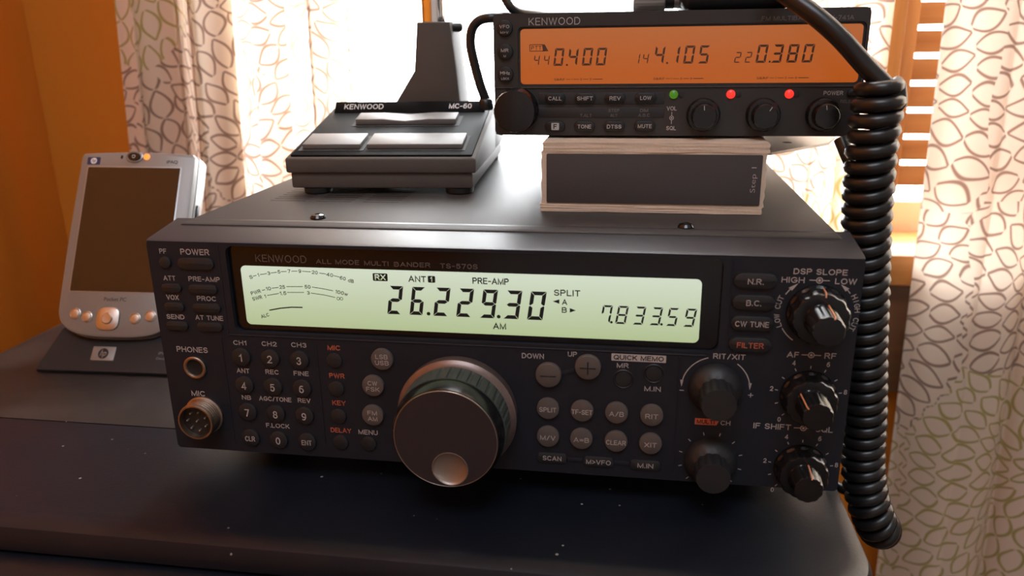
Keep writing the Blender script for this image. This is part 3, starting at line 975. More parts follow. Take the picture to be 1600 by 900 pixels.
prism(bm, bmpts, -0.1, 0.5, PF, 0.2); build('step_key_bridge', bm, M['panel'], ts)
for x, y in [(188.6, 42.0), (199.8, 44.8)]:
    b = NB(); lathe(b, [(3.9, 0.02), (3.6, 0.3), (3.3, 0.05), (3.1, -0.1), (2.9, 0.45), (0, 0.6)], lambda u, v, d, x=x, y=y: PF(x + u, y + v, d), 32)
    build('memo_key', b, M['key'], ts)

# printed lettering on the panel
d = 0.04
LET = {0: NB(), 1: NB(), 2: NB(), 3: NB()}
def let(x): return LET[0 if x < 70 else 3 if x < 100 else (1 if x < 207 else 2)]
for s, x, y, w, h in [('PF', 6.7, 87.2, 3.0, 2.0), ('POWER', 20.3, 87.2, 12.2, 2.4), ('ATT', 7.8, 76.1, 5.2, 2), ('PRE-AMP', 22.7, 76.1, 13.4, 2), ('VOX', 7.9, 68, 5.4, 2.1), ('PROC', 22.6, 68, 8.2, 2), ('SEND', 7.9, 59.7, 7.8, 2), ('AT TUNE', 22.6, 59.8, 12, 2), ('PHONES', 13.1, 45.6, 13.7, 2.4), ('MIC', 13, 25.9, 6.1, 2.4),
        ('CH1', 34.5, 49.6, 5.6, 2), ('CH2', 47.1, 49.7, 6.4, 2), ('CH3', 59.7, 49.8, 6.4, 2), ('ANT', 34.4, 37.3, 5.6, 2), ('REC', 47, 37.4, 5.7, 2), ('FINE', 59.5, 37.4, 6.4, 2), ('NB', 34.4, 25.3, 4, 2), ('AGC/TONE', 47, 25.3, 14.1, 2), ('REV', 59.6, 25.4, 5.5, 2), ('F.LOCK', 46.8, 13.1, 10.3, 2), ('MENU', 85.9, 12.7, 8.2, 2.1),
        ('DOWN', 154.1, 49.7, 8.5, 2.1), ('UP', 169.2, 51.2, 3.5, 2.0), ('MR', 188.2, 47.5, 4.4, 1.9), ('M.IN', 199.6, 38.5, 6.1, 2),
        ('DSP SLOPE', 255.5, 86.3, 18.0, 2.1), ('HIGH', 246.6, 83.1, 7.8, 2.1), ('LOW', 264.3, 83.1, 7.2, 2.1), ('RIT/XIT', 226.8, 53.0, 11.5, 2.1), ('AF', 249.1, 54.9, 4.2, 2.2), ('RF', 262, 55, 4, 2.2), ('IF SHIFT', 244.2, 25.7, 13.5, 2.3), ('SQL', 262.8, 25.6, 6.1, 2.2), ('CH', 227.2, 26.0, 3.6, 1.9)]:
    text(let(x), s, x, y, w, h, PF, d)
bm = LET[2]
for x, y in [(255.5, 83.2), (255.4, 55.0), (255.4, 25.7)]:
    disc(bm, x, y, 0.5, PF, d, 12)
    stroke(bm, arc(x, y, 1.0, 0, 360, 20), 0.32, PF, d)
    stroke(bm, [(x - 3.4, y), (x - 1.0, y)], 0.3, PF, d)
    stroke(bm, [(x + 1.0, y), (x + 3.4, y)], 0.3, PF, d)
def scale_marks(cx, cy, r0, r1, angs):
    for a in angs:
        ca, sa = math.cos(math.radians(a)), math.sin(math.radians(a))
        stroke(bm, [(cx + r0 * ca, cy + r0 * sa), (cx + r1 * ca, cy + r1 * sa)], 0.32, PF, d)
angs = [225 - 27 * k for k in range(10)]
for cy in (38.9, 9.0):
    scale_marks(255.7, cy, 10.8, 11.9, angs[:9])
    for s, k in (('0', 0), ('2', 2), ('4', 4), ('6', 6), ('8', 8)):
        a = math.radians(angs[k])
        text(bm, s, 255.7 + 13.1 * math.cos(a), cy + 14.3 * math.sin(a), None, 1.9, PF, d)
scale_marks(222.5, 9.8, 10.9, 12.2, [225 - 30 * k for k in range(10)])
stroke(bm, arc(222.6, 40.2, 12.4, 105, 172), 0.36, PF, d)
stroke(bm, arc(222.6, 40.2, 12.4, 54, 8), 0.36, PF, d)
for a in (176, 4):
    x, y = 222.6 + 12.4 * math.cos(math.radians(a)), 40.2 + 12.4 * math.sin(math.radians(a))
    poly(bm, [(x - .6, y + 1.8), (x + .6, y + 1.8), (x, y - 1.0)], PF, d)
stroke(bm, [(209.6, 38.6), (211.2, 38.6)], 0.32, PF, d)
stroke(bm, [(234.6, 38.0), (236.4, 38.0)], 0.32, PF, d); stroke(bm, [(235.5, 37.1), (235.5, 38.9)], 0.32, PF, d)
arc_text(bm, 'LOW CUT', 255.7, 71.2, 13.6, 180, 7.4, 1.9, PF, d, 1.55)
arc_text(bm, 'HIGH CUT', 255.7, 71.2, 13.6, 2, 7.4, 1.9, PF, d, 1.5)
stroke(bm, arc(255.7, 71.2, 12.9, 150, 136, 8), 0.34, PF, d)
stroke(bm, arc(255.7, 71.2, 12.9, 209, 236, 10), 0.34, PF, d)
stroke(bm, arc(255.7, 71.2, 12.9, 36, 46, 8), 0.34, PF, d)
for a0, a1 in ((139, 124), (43, 57)):
    p = lambda a, r: (255.7 + r * math.cos(math.radians(a)), 71.2 + r * math.sin(math.radians(a)))
    poly(bm, [p(a0, 13.7), p(a0, 12.1), p(a1, 12.9)], PF, d)
for k_ in LET: build('panel_lettering', LET[k_], M['print'], panel, label='pale grey printed lettering')
bm = NB()
for s, x, y, w, h in [('MIC', 74.4, 49.3, 5.3, 2.1), ('PWR', 74.6, 37.2, 6.4, 2.1), ('KEY', 74.5, 25.2, 5.7, 2.1), ('DELAY', 74.3, 12.8, 8.8, 2.1)]:
    text(bm, s, x, y, w, h, PF, d)
build('orange_lettering', bm, M['orange_print'], panel, label='orange printed lettering')
bm = NB()
poly(bm, [(215.9, 24.8), (223.9, 24.8), (225.2, 27.4), (215.9, 27.4)], PF, d)
build('orange_label', bm, M['orange_print'], panel)
bm = NB(); poly(bm, rrect(194.0, 50.8, 20.2, 2.9, 0.2, 2), PF, d); build('memo_label', bm, M['print'], panel)
bm = NB(); text(bm, 'QUICK MEMO', 194.0, 50.8, 18.6, 2.0, PF, d + .03, bold=0.02); build('inverse_lettering', bm, M['hole'], panel)
bm = NB(); text(bm, 'MULTI', 219.9, 26.1, 6.6, 1.7, PF, d + .03, bold=0.02); build('inverse_lettering', bm, M['hole'], panel)

# tuning knob
TX, TV = 124.5, 24.9
TF = lambda u, v, d: PF(TX + u, TV + v, d)
bm = NB(); lathe(bm, [(23.4, 0.2), (23.8, 4.6), (23.7, 5.2), (23.3, 5.5), (22.2, 6.8), (20, 7.2), (18, 7.2)], TF, 96)
tk = build('tuning_knob', bm, M['flange'], ts, 40, 'big tuning dial with bronze rim and finger dimple')
bm = NB()
NG = 34
def grip_mod(th, i):
    if 2 <= i <= 5:
        f = (th * NG / (2 * PI)) % 1.0
        return 0.968 if 0.28 < f < 0.72 else 1.0
    return 1.0
lathe(bm, [(19.5, 7.0), (21.7, 7.3), (21.7, 8.6), (21.7, 9.0), (21.6, 15.2), (21.6, 15.6), (21.5, 17.0), (20, 17.2)], TF, NG * 8, grip_mod, False)
build('grip_ring', bm, M['grip'], tk, 30, 'grey-green ribbed rubber grip')
bm = NB(); lathe(bm, [(20.2, 16.9), (21.2, 17.2), (21.3, 18.4), (20.9, 21.4), (20.0, 23.8), (19.5, 24.1)], TF, 96, None, False)
build('knob_rim', bm, M['knob'], tk)
bm = NB()
DX, DY, DR = 1.4, -12.0, 6.95
prism(bm, circle(0, 0, 19.5, 96), 23.2, 24.3, TF, 0.2)
# face with an opening for the dish
for f in [f for f in bm.faces if len(f.verts) > 8]:
    bm.faces.remove(f)
edge_ring = [v for v in bm.verts if abs(v.co.y + 24.3) < 1e-4]
dv = [bm.verts.new(TF(DX + DR * math.cos(2 * PI * i / 48), DY + DR * math.sin(2 * PI * i / 48), 24.3)) for i in range(48)]
ed = [e for e in bm.edges if e.verts[0] in edge_ring and e.verts[1] in edge_ring]
ed += [bm.edges.new((dv[i], dv[(i + 1) % 48])) for i in range(48)]
bmesh.ops.triangle_fill(bm, edges=ed, use_beauty=True)
build('knob_face', bm, M['knob_face'], tk, 20, 'dark plum satin face')
bm = NB(); lathe(bm, [(19.35, 24.2), (19.45, 24.36), (19.62, 24.34), (19.7, 24.1)], TF, 96, None, False)
build('face_edge', bm, M['nickel'], tk, 40, 'thin bright cut edge')
bm = NB()
lathe(bm, [(DR - .1, 24.28), (DR, 24.45), (DR - .25, 24.5)] + [((DR - .3) * math.cos(math.radians(a)), 24.45 - 1.6 * math.sin(math.radians(a))) for a in range(0, 91, 9)], lambda u, v, dd: TF(DX + u, DY + v, dd), 48, None, False)
build('finger_dimple', bm, M['dish'], tk, 30, 'satin metal finger dish')

# small control knobs
def fluted(n, depth, rows):
    def f(th, i):
        if i in rows:
            return 1.0 - depth * (0.5 + 0.5 * math.cos(n * th)) ** 2
        return 1.0
    return f

def dual_knob(cx, cy, r_out, h_out, r_in, h_in, ang, ang_out=None, big=1.0):
    F = lambda u, v, d: PF(cx + u, cy + v, d)
    b = NB(); lathe(b, [(r_out + .6, 0.1), (r_out + .5, 1.6), (r_out, 2.2), (r_out * .985, h_out - .8), (r_out * .93, h_out), (r_in + .3, h_out + .15)], F, 96, fluted(12, 0.045, (2, 3, 4)))
    k = build('control_knob', b, M['knob'], ts, 40)
    b = NB(); lathe(b, [(r_in + .2, h_out), (r_in, h_out + .4), (r_in * .93, h_in - .6), (r_in * .87, h_in), (0, h_in + .1)], F, 96, fluted(10, 0.05, (1, 2, 3)), False)
    build('inner_knob', b, M['knob'], k, 40)
    b = NB()
    for a, rr, h0, h1, tp in ([(ang, r_in, h_out + .3, h_in, .9)] + ([(ang_out, r_out, 3.0, h_out, .955)] if ang_out else [])):
        ca, sa = math.cos(math.radians(a)), math.sin(math.radians(a))
        tube(b, [F(ca * (rr + .02), sa * (rr + .02), h0), F(ca * (rr * (tp + .02)), sa * (rr * (tp + .02)), h1 - .5), F(ca * rr * (tp - .12), sa * rr * (tp - .12), h1 + .12), F(ca * rr * .6, sa * rr * .6, h1 + .13)][:3], 0.28, 6)
    build('pointer_line', b, M['pointer'], k)
dual_knob(255.7, 71.2, 10.0, 8.2, 5.9, 19.5, 73, 86)
dual_knob(255.7, 39.0, 9.4, 7.6, 5.8, 18.0, 137)
dual_knob(255.8, 9.1, 9.2, 7.6, 5.7, 16.0, 81)
for cx, cy, h in ((222.6, 40.2, 15.0), (222.6, 9.7, 13.5)):
    F = lambda u, v, d, cx=cx, cy=cy: PF(cx + u, cy + v, d)
    b = NB(); lathe(b, [(10.0, 0.1), (9.8, 2.0), (8.8, 4.0), (7.2, 5.4), (6.6, 6.0), (6.5, h - 1.2), (6.1, h), (0, h + .1)], F, 96, fluted(12, 0.07, (4, 5)))
    build('control_knob', b, M['key'], ts, 40)

# jacks
F = lambda u, v, d: PF(13.6 + u, 37.9 + v, d)
bm = NB(); lathe(bm, [(4.9, -0.2), (4.9, 1.0), (4.5, 1.3), (3.9, 1.25), (3.5, 0.7), (3.4, -1)], F, 40, None, False)
jk = build('phones_jack', bm, M['brass'], ts)
bm = NB(); lathe(bm, [(3.5, 0.3), (3.0, 0.1), (0, 0.05)], F, 24, None, False); build('jack_hole', bm, M['hole'], jk)
F = lambda u, v, d: PF(14.6 + u, 16.3 + v, d)
bm = NB()
pr = [(8.4, 0.0), (8.4, 0.8)]
for k in range(5):
    pr += [(7.6, 1.3 + k * 1.2), (7.9, 1.9 + k * 1.2)]
pr += [(7.7, 7.4), (7.5, 7.8), (6.9, 7.8), (6.7, 4.0)]
lathe(bm, pr, F, 48, None, False)
mj = build('microphone_socket', bm, M['brass'], ts, 30, 'round eight-pin microphone socket with threaded metal collar')
bm = NB(); lathe(bm, [(6.8, 5.2), (0, 5.2)], F, 32, None, False)
build('socket_insert', bm, M['black'], mj)
bm = NB()
for k in range(7):
    a = 2 * PI * k / 7 + .4
    lathe(bm, [(0.45, 5.0), (0.45, 6.6), (0.2, 6.9)], lambda u, v, d, a=a: F(4.2 * math.cos(a) + u, 4.2 * math.sin(a) + v, d), 8)
lathe(bm, [(0.45, 5.0), (0.45, 6.6), (0.2, 6.9)], F, 8)
build('contact_pins', bm, M['nickel'], mj)

# screws on the cover and feet
for x, y in ((60.1, 29.6), (210.5, 26.6)):
    bm = NB(); lathe(bm, [(3.2, 106.9), (3.3, 107.5), (2.6, 108.5), (1.2, 108.9), (1.0, 108.3), (0, 108.3)], lambda u, v, d, x=x, y=y: Vector((x + u, y + v, d)), 24)
    build('screw', bm, M['black_gloss'], ts)
for x in (30, 240):
    for y, zt_ in ((40, 14.6), (245, 14.6)):
        bm = NB(); lathe(bm, [(9, 0), (10, 2), (10.5, zt_)], lambda u, v, d, x=x, y=y: Vector((x + u, y + v, d)), 28, None, True, True)
        build('foot', bm, M['black'], ts)

# ------------------------------------------------------------------ fibreboard block under the small radio
blk = thing('spacer_block', 'cream fibreboard block with a charcoal label, propping up the small amber radio', 'block', (197, 95, 107))
bm = NB()
def rough_box(bm, x0, x1, y0, y1, z0, z1, sd, amp=0.35):
    rnd = random.Random(sd)
    b2 = bmesh.new()
    bmesh.ops.create_cube(b2, size=1.0)
    bmesh.ops.subdivide_edges(b2, edges=b2.edges[:], cuts=9, use_grid_fill=True)
    for v in b2.verts:
        v.co = Vector(((x0 + x1) / 2 + v.co.x * (x1 - x0) + rnd.uniform(-amp, amp), (y0 + y1) / 2 + v.co.y * (y1 - y0) + rnd.uniform(-amp, amp) * .6, (z0 + z1) / 2 + v.co.z * (z1 - z0) + rnd.uniform(-amp, amp) * .4))
    merge(bm, b2)
rough_box(bm, 151.6, 242.6, 51.6, 138, 110.3, 132.3, 1)
build('core', bm, M['card'], blk, 50)
bm = NB(); rough_box(bm, 151.0, 242.0, 51.2, 138, 107.2, 110.4, 2, .3); build('bottom_board', bm, M['card'], blk, 50)
bm = NB(); rough_box(bm, 152.0, 243.4, 51.4, 138, 132.2, 136.2, 3, .3); build('top_board', bm, M['card'], blk, 50)
BF = lambda u, v, d: Vector((u, 51.6 - d, v))
bm = NB(); prism(bm, rrect(197.3, 121.3, 87.2, 20.6, .6), -1.5, 0.75, BF, .2)
lb = build('charcoal_label', bm, M['label_black'], blk)
bm = NB(); text(bm, 'Step 1', 238.0, 121.6, 10.3, 2.6, BF, 0.85, rot=90, bold=-0.01); build('label_lettering', bm, M['print'], lb)

# ------------------------------------------------------------------ small amber radio
TY, TZ, TXo = 66.0, 137.4, 129.6
QF = lambda u, v, d: Vector((TXo + u, TY - d, TZ + v))
tm = thing('mobile_transceiver', 'small dark grey mobile radio with an amber lit display on the fibreboard block', 'radio', (204, 150, 136.4))
bm = NB(); box(bm, TXo + 4, TXo + 146, TY + 22, TY + 180, TZ - 0.8, TZ + 48.6, 1.2); 
for k in range(14):
    box(bm, TXo + 10 + k * 9.6, TXo + 12.5 + k * 9.6, TY + 140, TY + 182, TZ + 3, TZ + 46, .6)
build('metal_case', bm, M['metal_case'], tm)
bm = NB()
AMB = rrect(79.6, 32.6, 136.6, 22.4, 1.6)
hole_plate(bm, rrect(75, 25, 150, 50, 2.2), rrect(79.6, 32.6, 138.6, 24.2, 2), -1.2, 0, QF, -1.1)
b2 = [(1.0, 0.2), (1.0, 49.8), (18, 49.8), (22, 48), (22, 1.5), (18, 0.2)]
a0 = [bm.verts.new((TXo + .2, TY + p[0], TZ + p[1])) for p in b2]
a1 = [bm.verts.new((TXo + 149.8, TY + p[0], TZ + p[1])) for p in b2]
for i in range(6):
    bm.faces.new((a0[i], a0[(i + 1) % 6], a1[(i + 1) % 6], a1[i]))
bm.faces.new(a0); bm.faces.new(list(reversed(a1)))
box(bm, TXo, TXo + 150, TY - 0.5, TY + .3, TZ + 19.7, TZ + 20.2, .2, 1)
tm_panel = build('front_panel', bm, M['tm_body'], tm, 25)
bm = NB(); prism(bm, rrect(79.6, 32.6, 139, 24.6, 2), -1.8, -1.05, QF); dw2 = build('display_window', bm, M['black_gloss'], tm)
bm = NB(); prism(bm, AMB, -1.04, -0.9, QF); build('lcd_screen', bm, M['lcd_amber'], dw2, label='amber lit liquid crystal screen')
bm = NB(); D_ = -0.86
for grp, xs, cy in (('0400', (27.6, 33.6, 39.6, 45.4), 32.4), ('4105', (69.2, 75.2, 81.2, 87.1), 32.8), ('0380', (110.0, 116.0, 122.0, 127.9), 32.8)):
    for ch, x in zip(grp, xs):
        seg7(bm, ch, x, cy, 4.8, 7.1, 0.9, QF, D_, 0.12, 0.14)
for x, y in ((31.0, 29.2), (72.4, 29.6), (113.2, 29.7)):
    disc(bm, x, y, 0.45, QF, D_, 10)
for grp, xs, cy in (('44', (18.2, 22.4), 31.2), ('14', (60.0, 63.6), 31.4), ('22', (100.6, 104.8), 31.5)):
    for ch, x in zip(grp, xs):
        seg7(bm, ch, x, cy, 2.9, 4.2, 0.45, QF, D_, 0.14, 0.1)
for cx in (36.0, 77.4, 119.0):
    text(bm, 'S&RF', cx - 8.1, 23.3, 4.6, 0.95, QF, D_)
    stroke(bm, [(cx - 5.2, 23.3), (cx - 3.6, 23.3)], 0.22, QF, D_)
    text(bm, '1', cx - 2.9, 23.3, None, 0.95, QF, D_)
    stroke(bm, [(cx - 2.2, 23.3), (cx + .2, 23.3)], 0.22, QF, D_)
    text(bm, '5', cx + 1.0, 23.3, None, 0.95, QF, D_)
    stroke(bm, [(cx + 1.9, 23.3), (cx + 4.1, 23.3)], 0.22, QF, D_)
    text(bm, '9', cx + 5.0, 23.3, None, 0.95, QF, D_)
    stroke(bm, [(cx + 5.9, 23.3), (cx + 10.0, 23.3)], 0.3, QF, D_)
for a, b in (((15.3, 34.9), (21.4, 34.9)), ((15.3, 37.5), (20.6, 37.5)), ((15.3, 34.9), (15.3, 37.5))):
    stroke(bm, [a, b], 0.3, QF, D_)
poly(bm, [(20.4, 37.6), (21.6, 37.6), (23.2, 34.8), (20.9, 34.8)], QF, D_)
text(bm, 'PTT', 18.1, 36.2, 4.4, 1.6, QF, D_)
build('lcd_readout', bm, M['tm_ink'], dw2, label='brown liquid crystal figures')
# buttons
def qkey(name, outline, h, legends, mt='black', bev=0.4, lm='tm_print'):
    b = NB(); prism(b, outline, -0.2, h, QF, bev)
    k = build(name, b, M[mt], tm)
    if legends:
        t = NB()
        for s, x, y, w, hh in legends:
            text(t, s, x, y, w, hh, QF, h + .05)
        build('key_legend', t, M[lm], k)
    return k
for a, b_, y in (('VFO', 'M>V', 44.3), ('MR', 'M', 34.8), ('MHz', 'LOCK', 25.6)):
    qkey('side_key', circle(5.0, y, 3.3), 1.2, [(a, 4.9, y + .6, 4.2 if len(a) > 2 else 3.2, 1.35), (b_, 4.9, y - 1.7, 3.4 if len(b_) > 1 else 1.0, 0.95)])
bm = NB(); prism(bm, rrect(45.5, 15.4, 53.0, 4.9, .6), -0.1, 0.12, QF, .1); prism(bm, rrect(45.5, 9.5, 53.0, 4.2, .6), -0.1, 0.12, QF, .1)
build('button_strip', bm, M['tm_low'], tm)
for s, x, y, w in [('CALL', 26.2, 15.6, 5.7), ('SHIFT', 38.9, 15.6, 6.6), ('REV', 51.5, 15.6, 4.6), ('LOW', 64.2, 15.7, 4.6), ('TONE', 38.8, 3.9, 5.8), ('DTSS', 51.4, 3.9, 6.1), ('MUTE', 64.2, 4.1, 5.8)]:
    qkey('push_button', rrect(x, y, 8.8, 4.4, 2.2), 1.3, [(s, x, y, w, 1.6)])
k = qkey('push_button', rrect(26.1, 3.8, 8.8, 4.4, 2.2), 1.3, [])
b = NB(); poly(b, rrect(26.3, 3.9, 3.3, 3.0, .3, 2), QF, 1.35); build('key_legend', b, M['tm_print'], k)
b = NB(); text(b, 'F', 26.3, 3.9, 1.5, 2.1, QF, 1.4, bold=.02); build('key_letter', b, M['hole'], k)
bm = NB(); text(bm, 'KENWOOD', 25.7, 46.7, 21.4, 2.9, QF, .04, bold=-0.012); build('maker_lettering', bm, M['tm_print'], tm_panel)
bm = NB(); text(bm, 'VOL', 75.1, 11.3, 4.1, 1.7, QF, .04); text(bm, 'SQL', 75.2, 3.2, 4.0, 1.7, QF, .04)
stroke(bm, arc(75.2, 7.4, .8, 0, 360, 16), .25, QF, .04); disc(bm, 75.2, 7.4, .35, QF, .04, 10)
stroke(bm, [(75.2, 8.2), (75.2, 9.9)], .25, QF, .04); stroke(bm, [(75.2, 6.6), (75.2, 4.9)], .25, QF, .04)
build('knob_lettering', bm, M['tm_print'], tm_panel)
bm = NB(); text(bm, 'POWER', 138.9, 17.3, 7.5, 1.6, QF, .04); build('power_lettering', bm, M['tm_print'], tm_panel)
bm = NB()
for s, x, y, w, h in [('T.ALT', 39.3, 8.4, 5.0, 1.3), ('STEP', 51.1, 10.5, 4.6, 1.3), ('ALT', 51.1, 8.4, 3.0, 1.3), ('DIM', 63.7, 10.5, 3.3, 1.3), ('A.B.C', 63.7, 8.5, 4.8, 1.3)]:
    text(bm, s, x, y, w, h, QF, .16)
build('caption_lettering', bm, M['tm_dim'], tm_panel)
bm = NB(); text(bm, 'RELEASE', 145.6, 14.0, 7.4, 1.2, QF, .04); build('release_lettering', bm, M['tm_dim'], tm_panel)
bm = NB(); text(bm, 'FM MULTIBANDER', 120.0, 46.3, 22.6, 1.7, QF, .04); text(bm, 'TM-741A', 138.2, 46.2, 11.0, 1.7, QF, .04); build('model_lettering', bm, M['tm_dim'], tm_panel)
# knobs
F = lambda u, v, d: QF(9.9 + u, 11.0 + v, d)
bm = NB(); lathe(bm, [(9.2, .1), (9.2, 1), (9.0, 1.4), (8.9, 9.0), (8.4, 9.8), (7.8, 9.9), (0, 9.6)], F, 96, fluted(30, .012, (2, 3))); build('tuning_knob', bm, M['knob'], tm, 40)
for cx, cy, pa in ((88.0, 8.7, 95), (112.0, 8.7, 60), (135.6, 8.8, 100)):
    F = lambda u, v, d, cx=cx, cy=cy: QF(cx + u, cy + v, d)
    bm = NB(); lathe(bm, [(6.9, .1), (6.9, 1.5), (6.7, 3.2), (6.2, 3.8), (5.2, 3.9)], F, 64, fluted(18, .02, (2, 3)))
    k = build('volume_knob', bm, M['knob'], tm, 40)
    bm = NB(); lathe(bm, [(5.2, 3.7), (5.1, 4.2), (5.0, 8.4), (4.6, 9.0), (0, 9.0)], F, 64, fluted(16, .025, (1, 2, 3))); build('squelch_knob', bm, M['knob'], k, 40)
    bm = NB(); ca, sa = math.cos(math.radians(pa)), math.sin(math.radians(pa)); stroke(bm, [(2.6 * ca, 2.6 * sa), (4.4 * ca, 4.4 * sa)], .3, F, 9.05); build('pointer_line', bm, M['tm_print'], k)
for x, c in ((75.6, 'led_green'), (98.7, 'led_red'), (121.8, 'led_red')):
    F = lambda u, v, d, x=x: QF(x + u, 17.0 + v, d)
    bm = NB(); lathe(bm, [(1.8, -.2), (1.8, .3), (1.3, .9), (0, 1.2)], F, 24); build('indicator_light', bm, M[c], tm, label='green glowing indicator' if c == 'led_green' else 'red glowing indicator')
bm = NB()
for x in (78.6, 101.6, 124.6):
    prism(bm, rrect(x, 17.0, 2.6, 3.0, 1.2), -.1, .1, QF, .05)
build('indicator_slot', bm, M['tm_low'], tm)
qkey('power_button', rrect(146.2, 17.3, 4.0, 2.6, 1.2), 1.2, [])

# mounting plate under the small radio
br = thing('mounting_plate', 'grey metal mounting plate with a round hole, jutting out under the small amber radio', 'bracket', (262, 130, 126))
PZ = lambda u, v, d: Vector((u, v, d))
bm = NB()
vo = [(244.6, 86), (249.5, 86), (281, 121), (290, 146), (290, 175), (244.6, 175)]
ring = [(262.3 + 2.2 * math.cos(2 * PI * i / 20), 121.5 + 3.0 * math.sin(2 * PI * i / 20)) for i in range(20)]
hole_plate(bm, vo, ring, 126.8, 128, PZ)
f = [bm.verts.new(PZ(p[0], p[1], 126.8)) for p in vo]; bm.faces.new(f)
build('plate', bm, M['plate'], br)
bm = NB(); box(bm, 246, 247.5, 100, 170, 127.9, 136.4, .3); build('plate_wall', bm, M['plate'], br)
bm = NB(); disc(bm, 262.3, 121.5, 2.4, PZ, 126.9); build('hole', bm, M['hole'], br)

# ------------------------------------------------------------------ desk microphone
mcrot = Matrix.Rotation(0.06, 3, 'Z')
mc = thing('desk_microphone', 'grey desk stand microphone with silver key bars and a chrome stem, on the large radio', 'microphone', (24.6, 79.5, 107), mcrot, local=True)
SL = math.atan2(16.2, 78.0)
def wedge(bm, x0, x1, y0, y1, zb, ztf, slope, bev=1.0):
    b2 = bmesh.new()
    z1 = ztf + (y1 - y0) * slope
    vs_ = [b2.verts.new(p) for p in ((x0, y0, zb), (x1, y0, zb), (x1, y1, zb), (x0, y1, zb), (x0, y0, ztf), (x1, y0, ztf), (x1, y1, z1), (x0, y1, z1))]
    for f in ((0, 1, 2, 3), (4, 5, 6, 7), (0, 1, 5, 4), (1, 2, 6, 5), (2, 3, 7, 6), (3, 0, 4, 7)):
        b2.faces.new([vs_[i] for i in f])
    bmesh.ops.recalc_face_normals(b2, faces=b2.faces)
    bmesh.ops.bevel(b2, geom=b2.edges[:], offset=bev, segments=2, affect='EDGES', profile=.5)
    merge(bm, b2)
bm = NB(); wedge(bm, 1.8, 90.4, 1.5, 128, 2.9, 10.5, 0.0); wedge(bm, 3.5, 89, 4, 126, 8, 13, 0.1)
build('base', bm, M['mc_body'], mc)
bm = NB(); wedge(bm, 0, 92.2, 0, 82, 10.4, 17.4, math.tan(SL)); wedge(bm, 0.4, 91.8, 78, 128, 10.4, 31.5, -0.16)
build('upper_case', bm, M['mc_body'], mc)
# frame on the sloping control plate: u right, v up the slope, d out of it
cs, sn = math.cos(SL), math.sin(SL)
KF = lambda u, v, d: Vector((u, v * cs - d * sn, 17.4 + v * sn + d * cs))
KB = lambda co: KF(co.x, co.y, co.z)
bm = NB(); prism(bm, rrect(46.1, 41, 88, 77, .8, 2), -0.5, 0.9, KF, .3); cp = build('control_plate', bm, M['mc_top'], mc)
KN = lambda u, v, d: KF(u, 70.5 + v * math.cos(.62) - d * math.sin(.62), .8 + v * math.sin(.62) + d * math.cos(.62))
bm = NB(); box(bm, 4, 88, 0, 7.6, -3, 0.4, .4, 2, lambda co: KN(co.x, co.y, co.z)); npl = build('name_strip', bm, M['mc_top'], mc)
bm = NB(); text(bm, 'KENWOOD', 20.5, 4.0, 22, 3.4, KN, .46, bold=-.005); text(bm, 'MC-60', 74.5, 4.0, 12.5, 3.3, KN, .46); build('name_lettering', bm, M['white'], npl)
def bar(u0, u1, v0, v1, h, rock=False):
    b = NB()
    b2 = bmesh.new()
    bmesh.ops.create_cube(b2, size=1)
    if rock:
        bmesh.ops.subdivide_edges(b2, edges=[e for e in b2.edges if abs(e.verts[0].co.x - e.verts[1].co.x) > .5], cuts=3)
    for v in b2.verts:
        zt_ = h
        if rock:
            zt_ = h - 1.5 * max(0, 1 - abs(v.co.x) * 4) + .3
        v.co = Vector(((u0 + u1) / 2 + v.co.x * (u1 - u0), (v0 + v1) / 2 + v.co.y * (v1 - v0), zt_ if v.co.z > 0 else .3))
    bmesh.ops.bevel(b2, geom=[e for e in b2.edges if e.calc_face_angle(0) > .6], offset=.45, segments=2, affect='EDGES', profile=.5)
    merge(b, b2, KB)
    return b
bm = NB(); box(bm, 20.5, 77.5, 46, 63, .7, 1.1, 0, 2, KB); box(bm, 4, 36.5, 8, 30, .7, 1.1, 0, 2, KB); box(bm, 37.5, 86, 8, 30, .7, 1.1, 0, 2, KB); build('key_well', bm, M['hole'], cp)
build('rocker_bar', bar(22, 75.5, 49, 61, 3.6, True), M['mc_bar'], mc, 25, 'silver up-down rocker bar')
build('lock_bar', bar(5.5, 34.5, 11, 28, 3.3), M['mc_bar'], mc, 25, 'short silver bar')
build('talk_bar', bar(37.5, 84.5, 11, 28, 3.3), M['mc_bar'], mc, 25, 'long silver bar')
for (x, y) in ((13, 7), (83, 7), (13, 118), (83, 118)):
    bm = NB(); lathe(bm, [(6.2, 0), (6.8, .6), (6.8, 2.8)], lambda u, v, d, x=x, y=y: Vector((x + u, y + v, d)), 24, None, True, True); build('foot', bm, M['black'], mc)
# stem tower
bm = NB()
TF2 = lambda u, v, d: Vector((u, 98 - d, v))
prism(bm, [(26.5, 24), (73.5, 24), (71.0, 54), (68.2, 80), (49.5, 80), (46.8, 54)], -18, 14, TF2, 1.6)
build('stem_tower', bm, M['mc_body'], mc)
bm = NB(); stem = [(57, 98, 78), (57, 98, 160), (57, 98, 240), (56, 92, 275), (53, 76, 300)]
tube(bm, spline(stem, 8), 7.1, 24); build('chrome_stem', bm, M['chrome'], mc)
bm = NB(); lathe(bm, [(2.5, 0), (2.5, 5), (1.5, 6)], lambda u, v, d: Vector((68 + d, 92 + u, 77 + v)), 16); build('clamp_knob', bm, M['black'], mc)
bm = NB()
hd = Vector((-.18, -.62, .76)).normalized(); hx_ = hd.cross(Vector((1, 0, 0))).normalized(); hy_ = hd.cross(hx_)
lathe(bm, [(7, -4), (13, 2), (14, 16), (18, 22), (18, 36), (12, 45), (0, 48)], lambda u, v, d: Vector((53, 76, 300)) + hx_ * u + hy_ * v + hd * d, 32, None, True, True)
build('microphone_head', bm, M['mc_body'], mc)

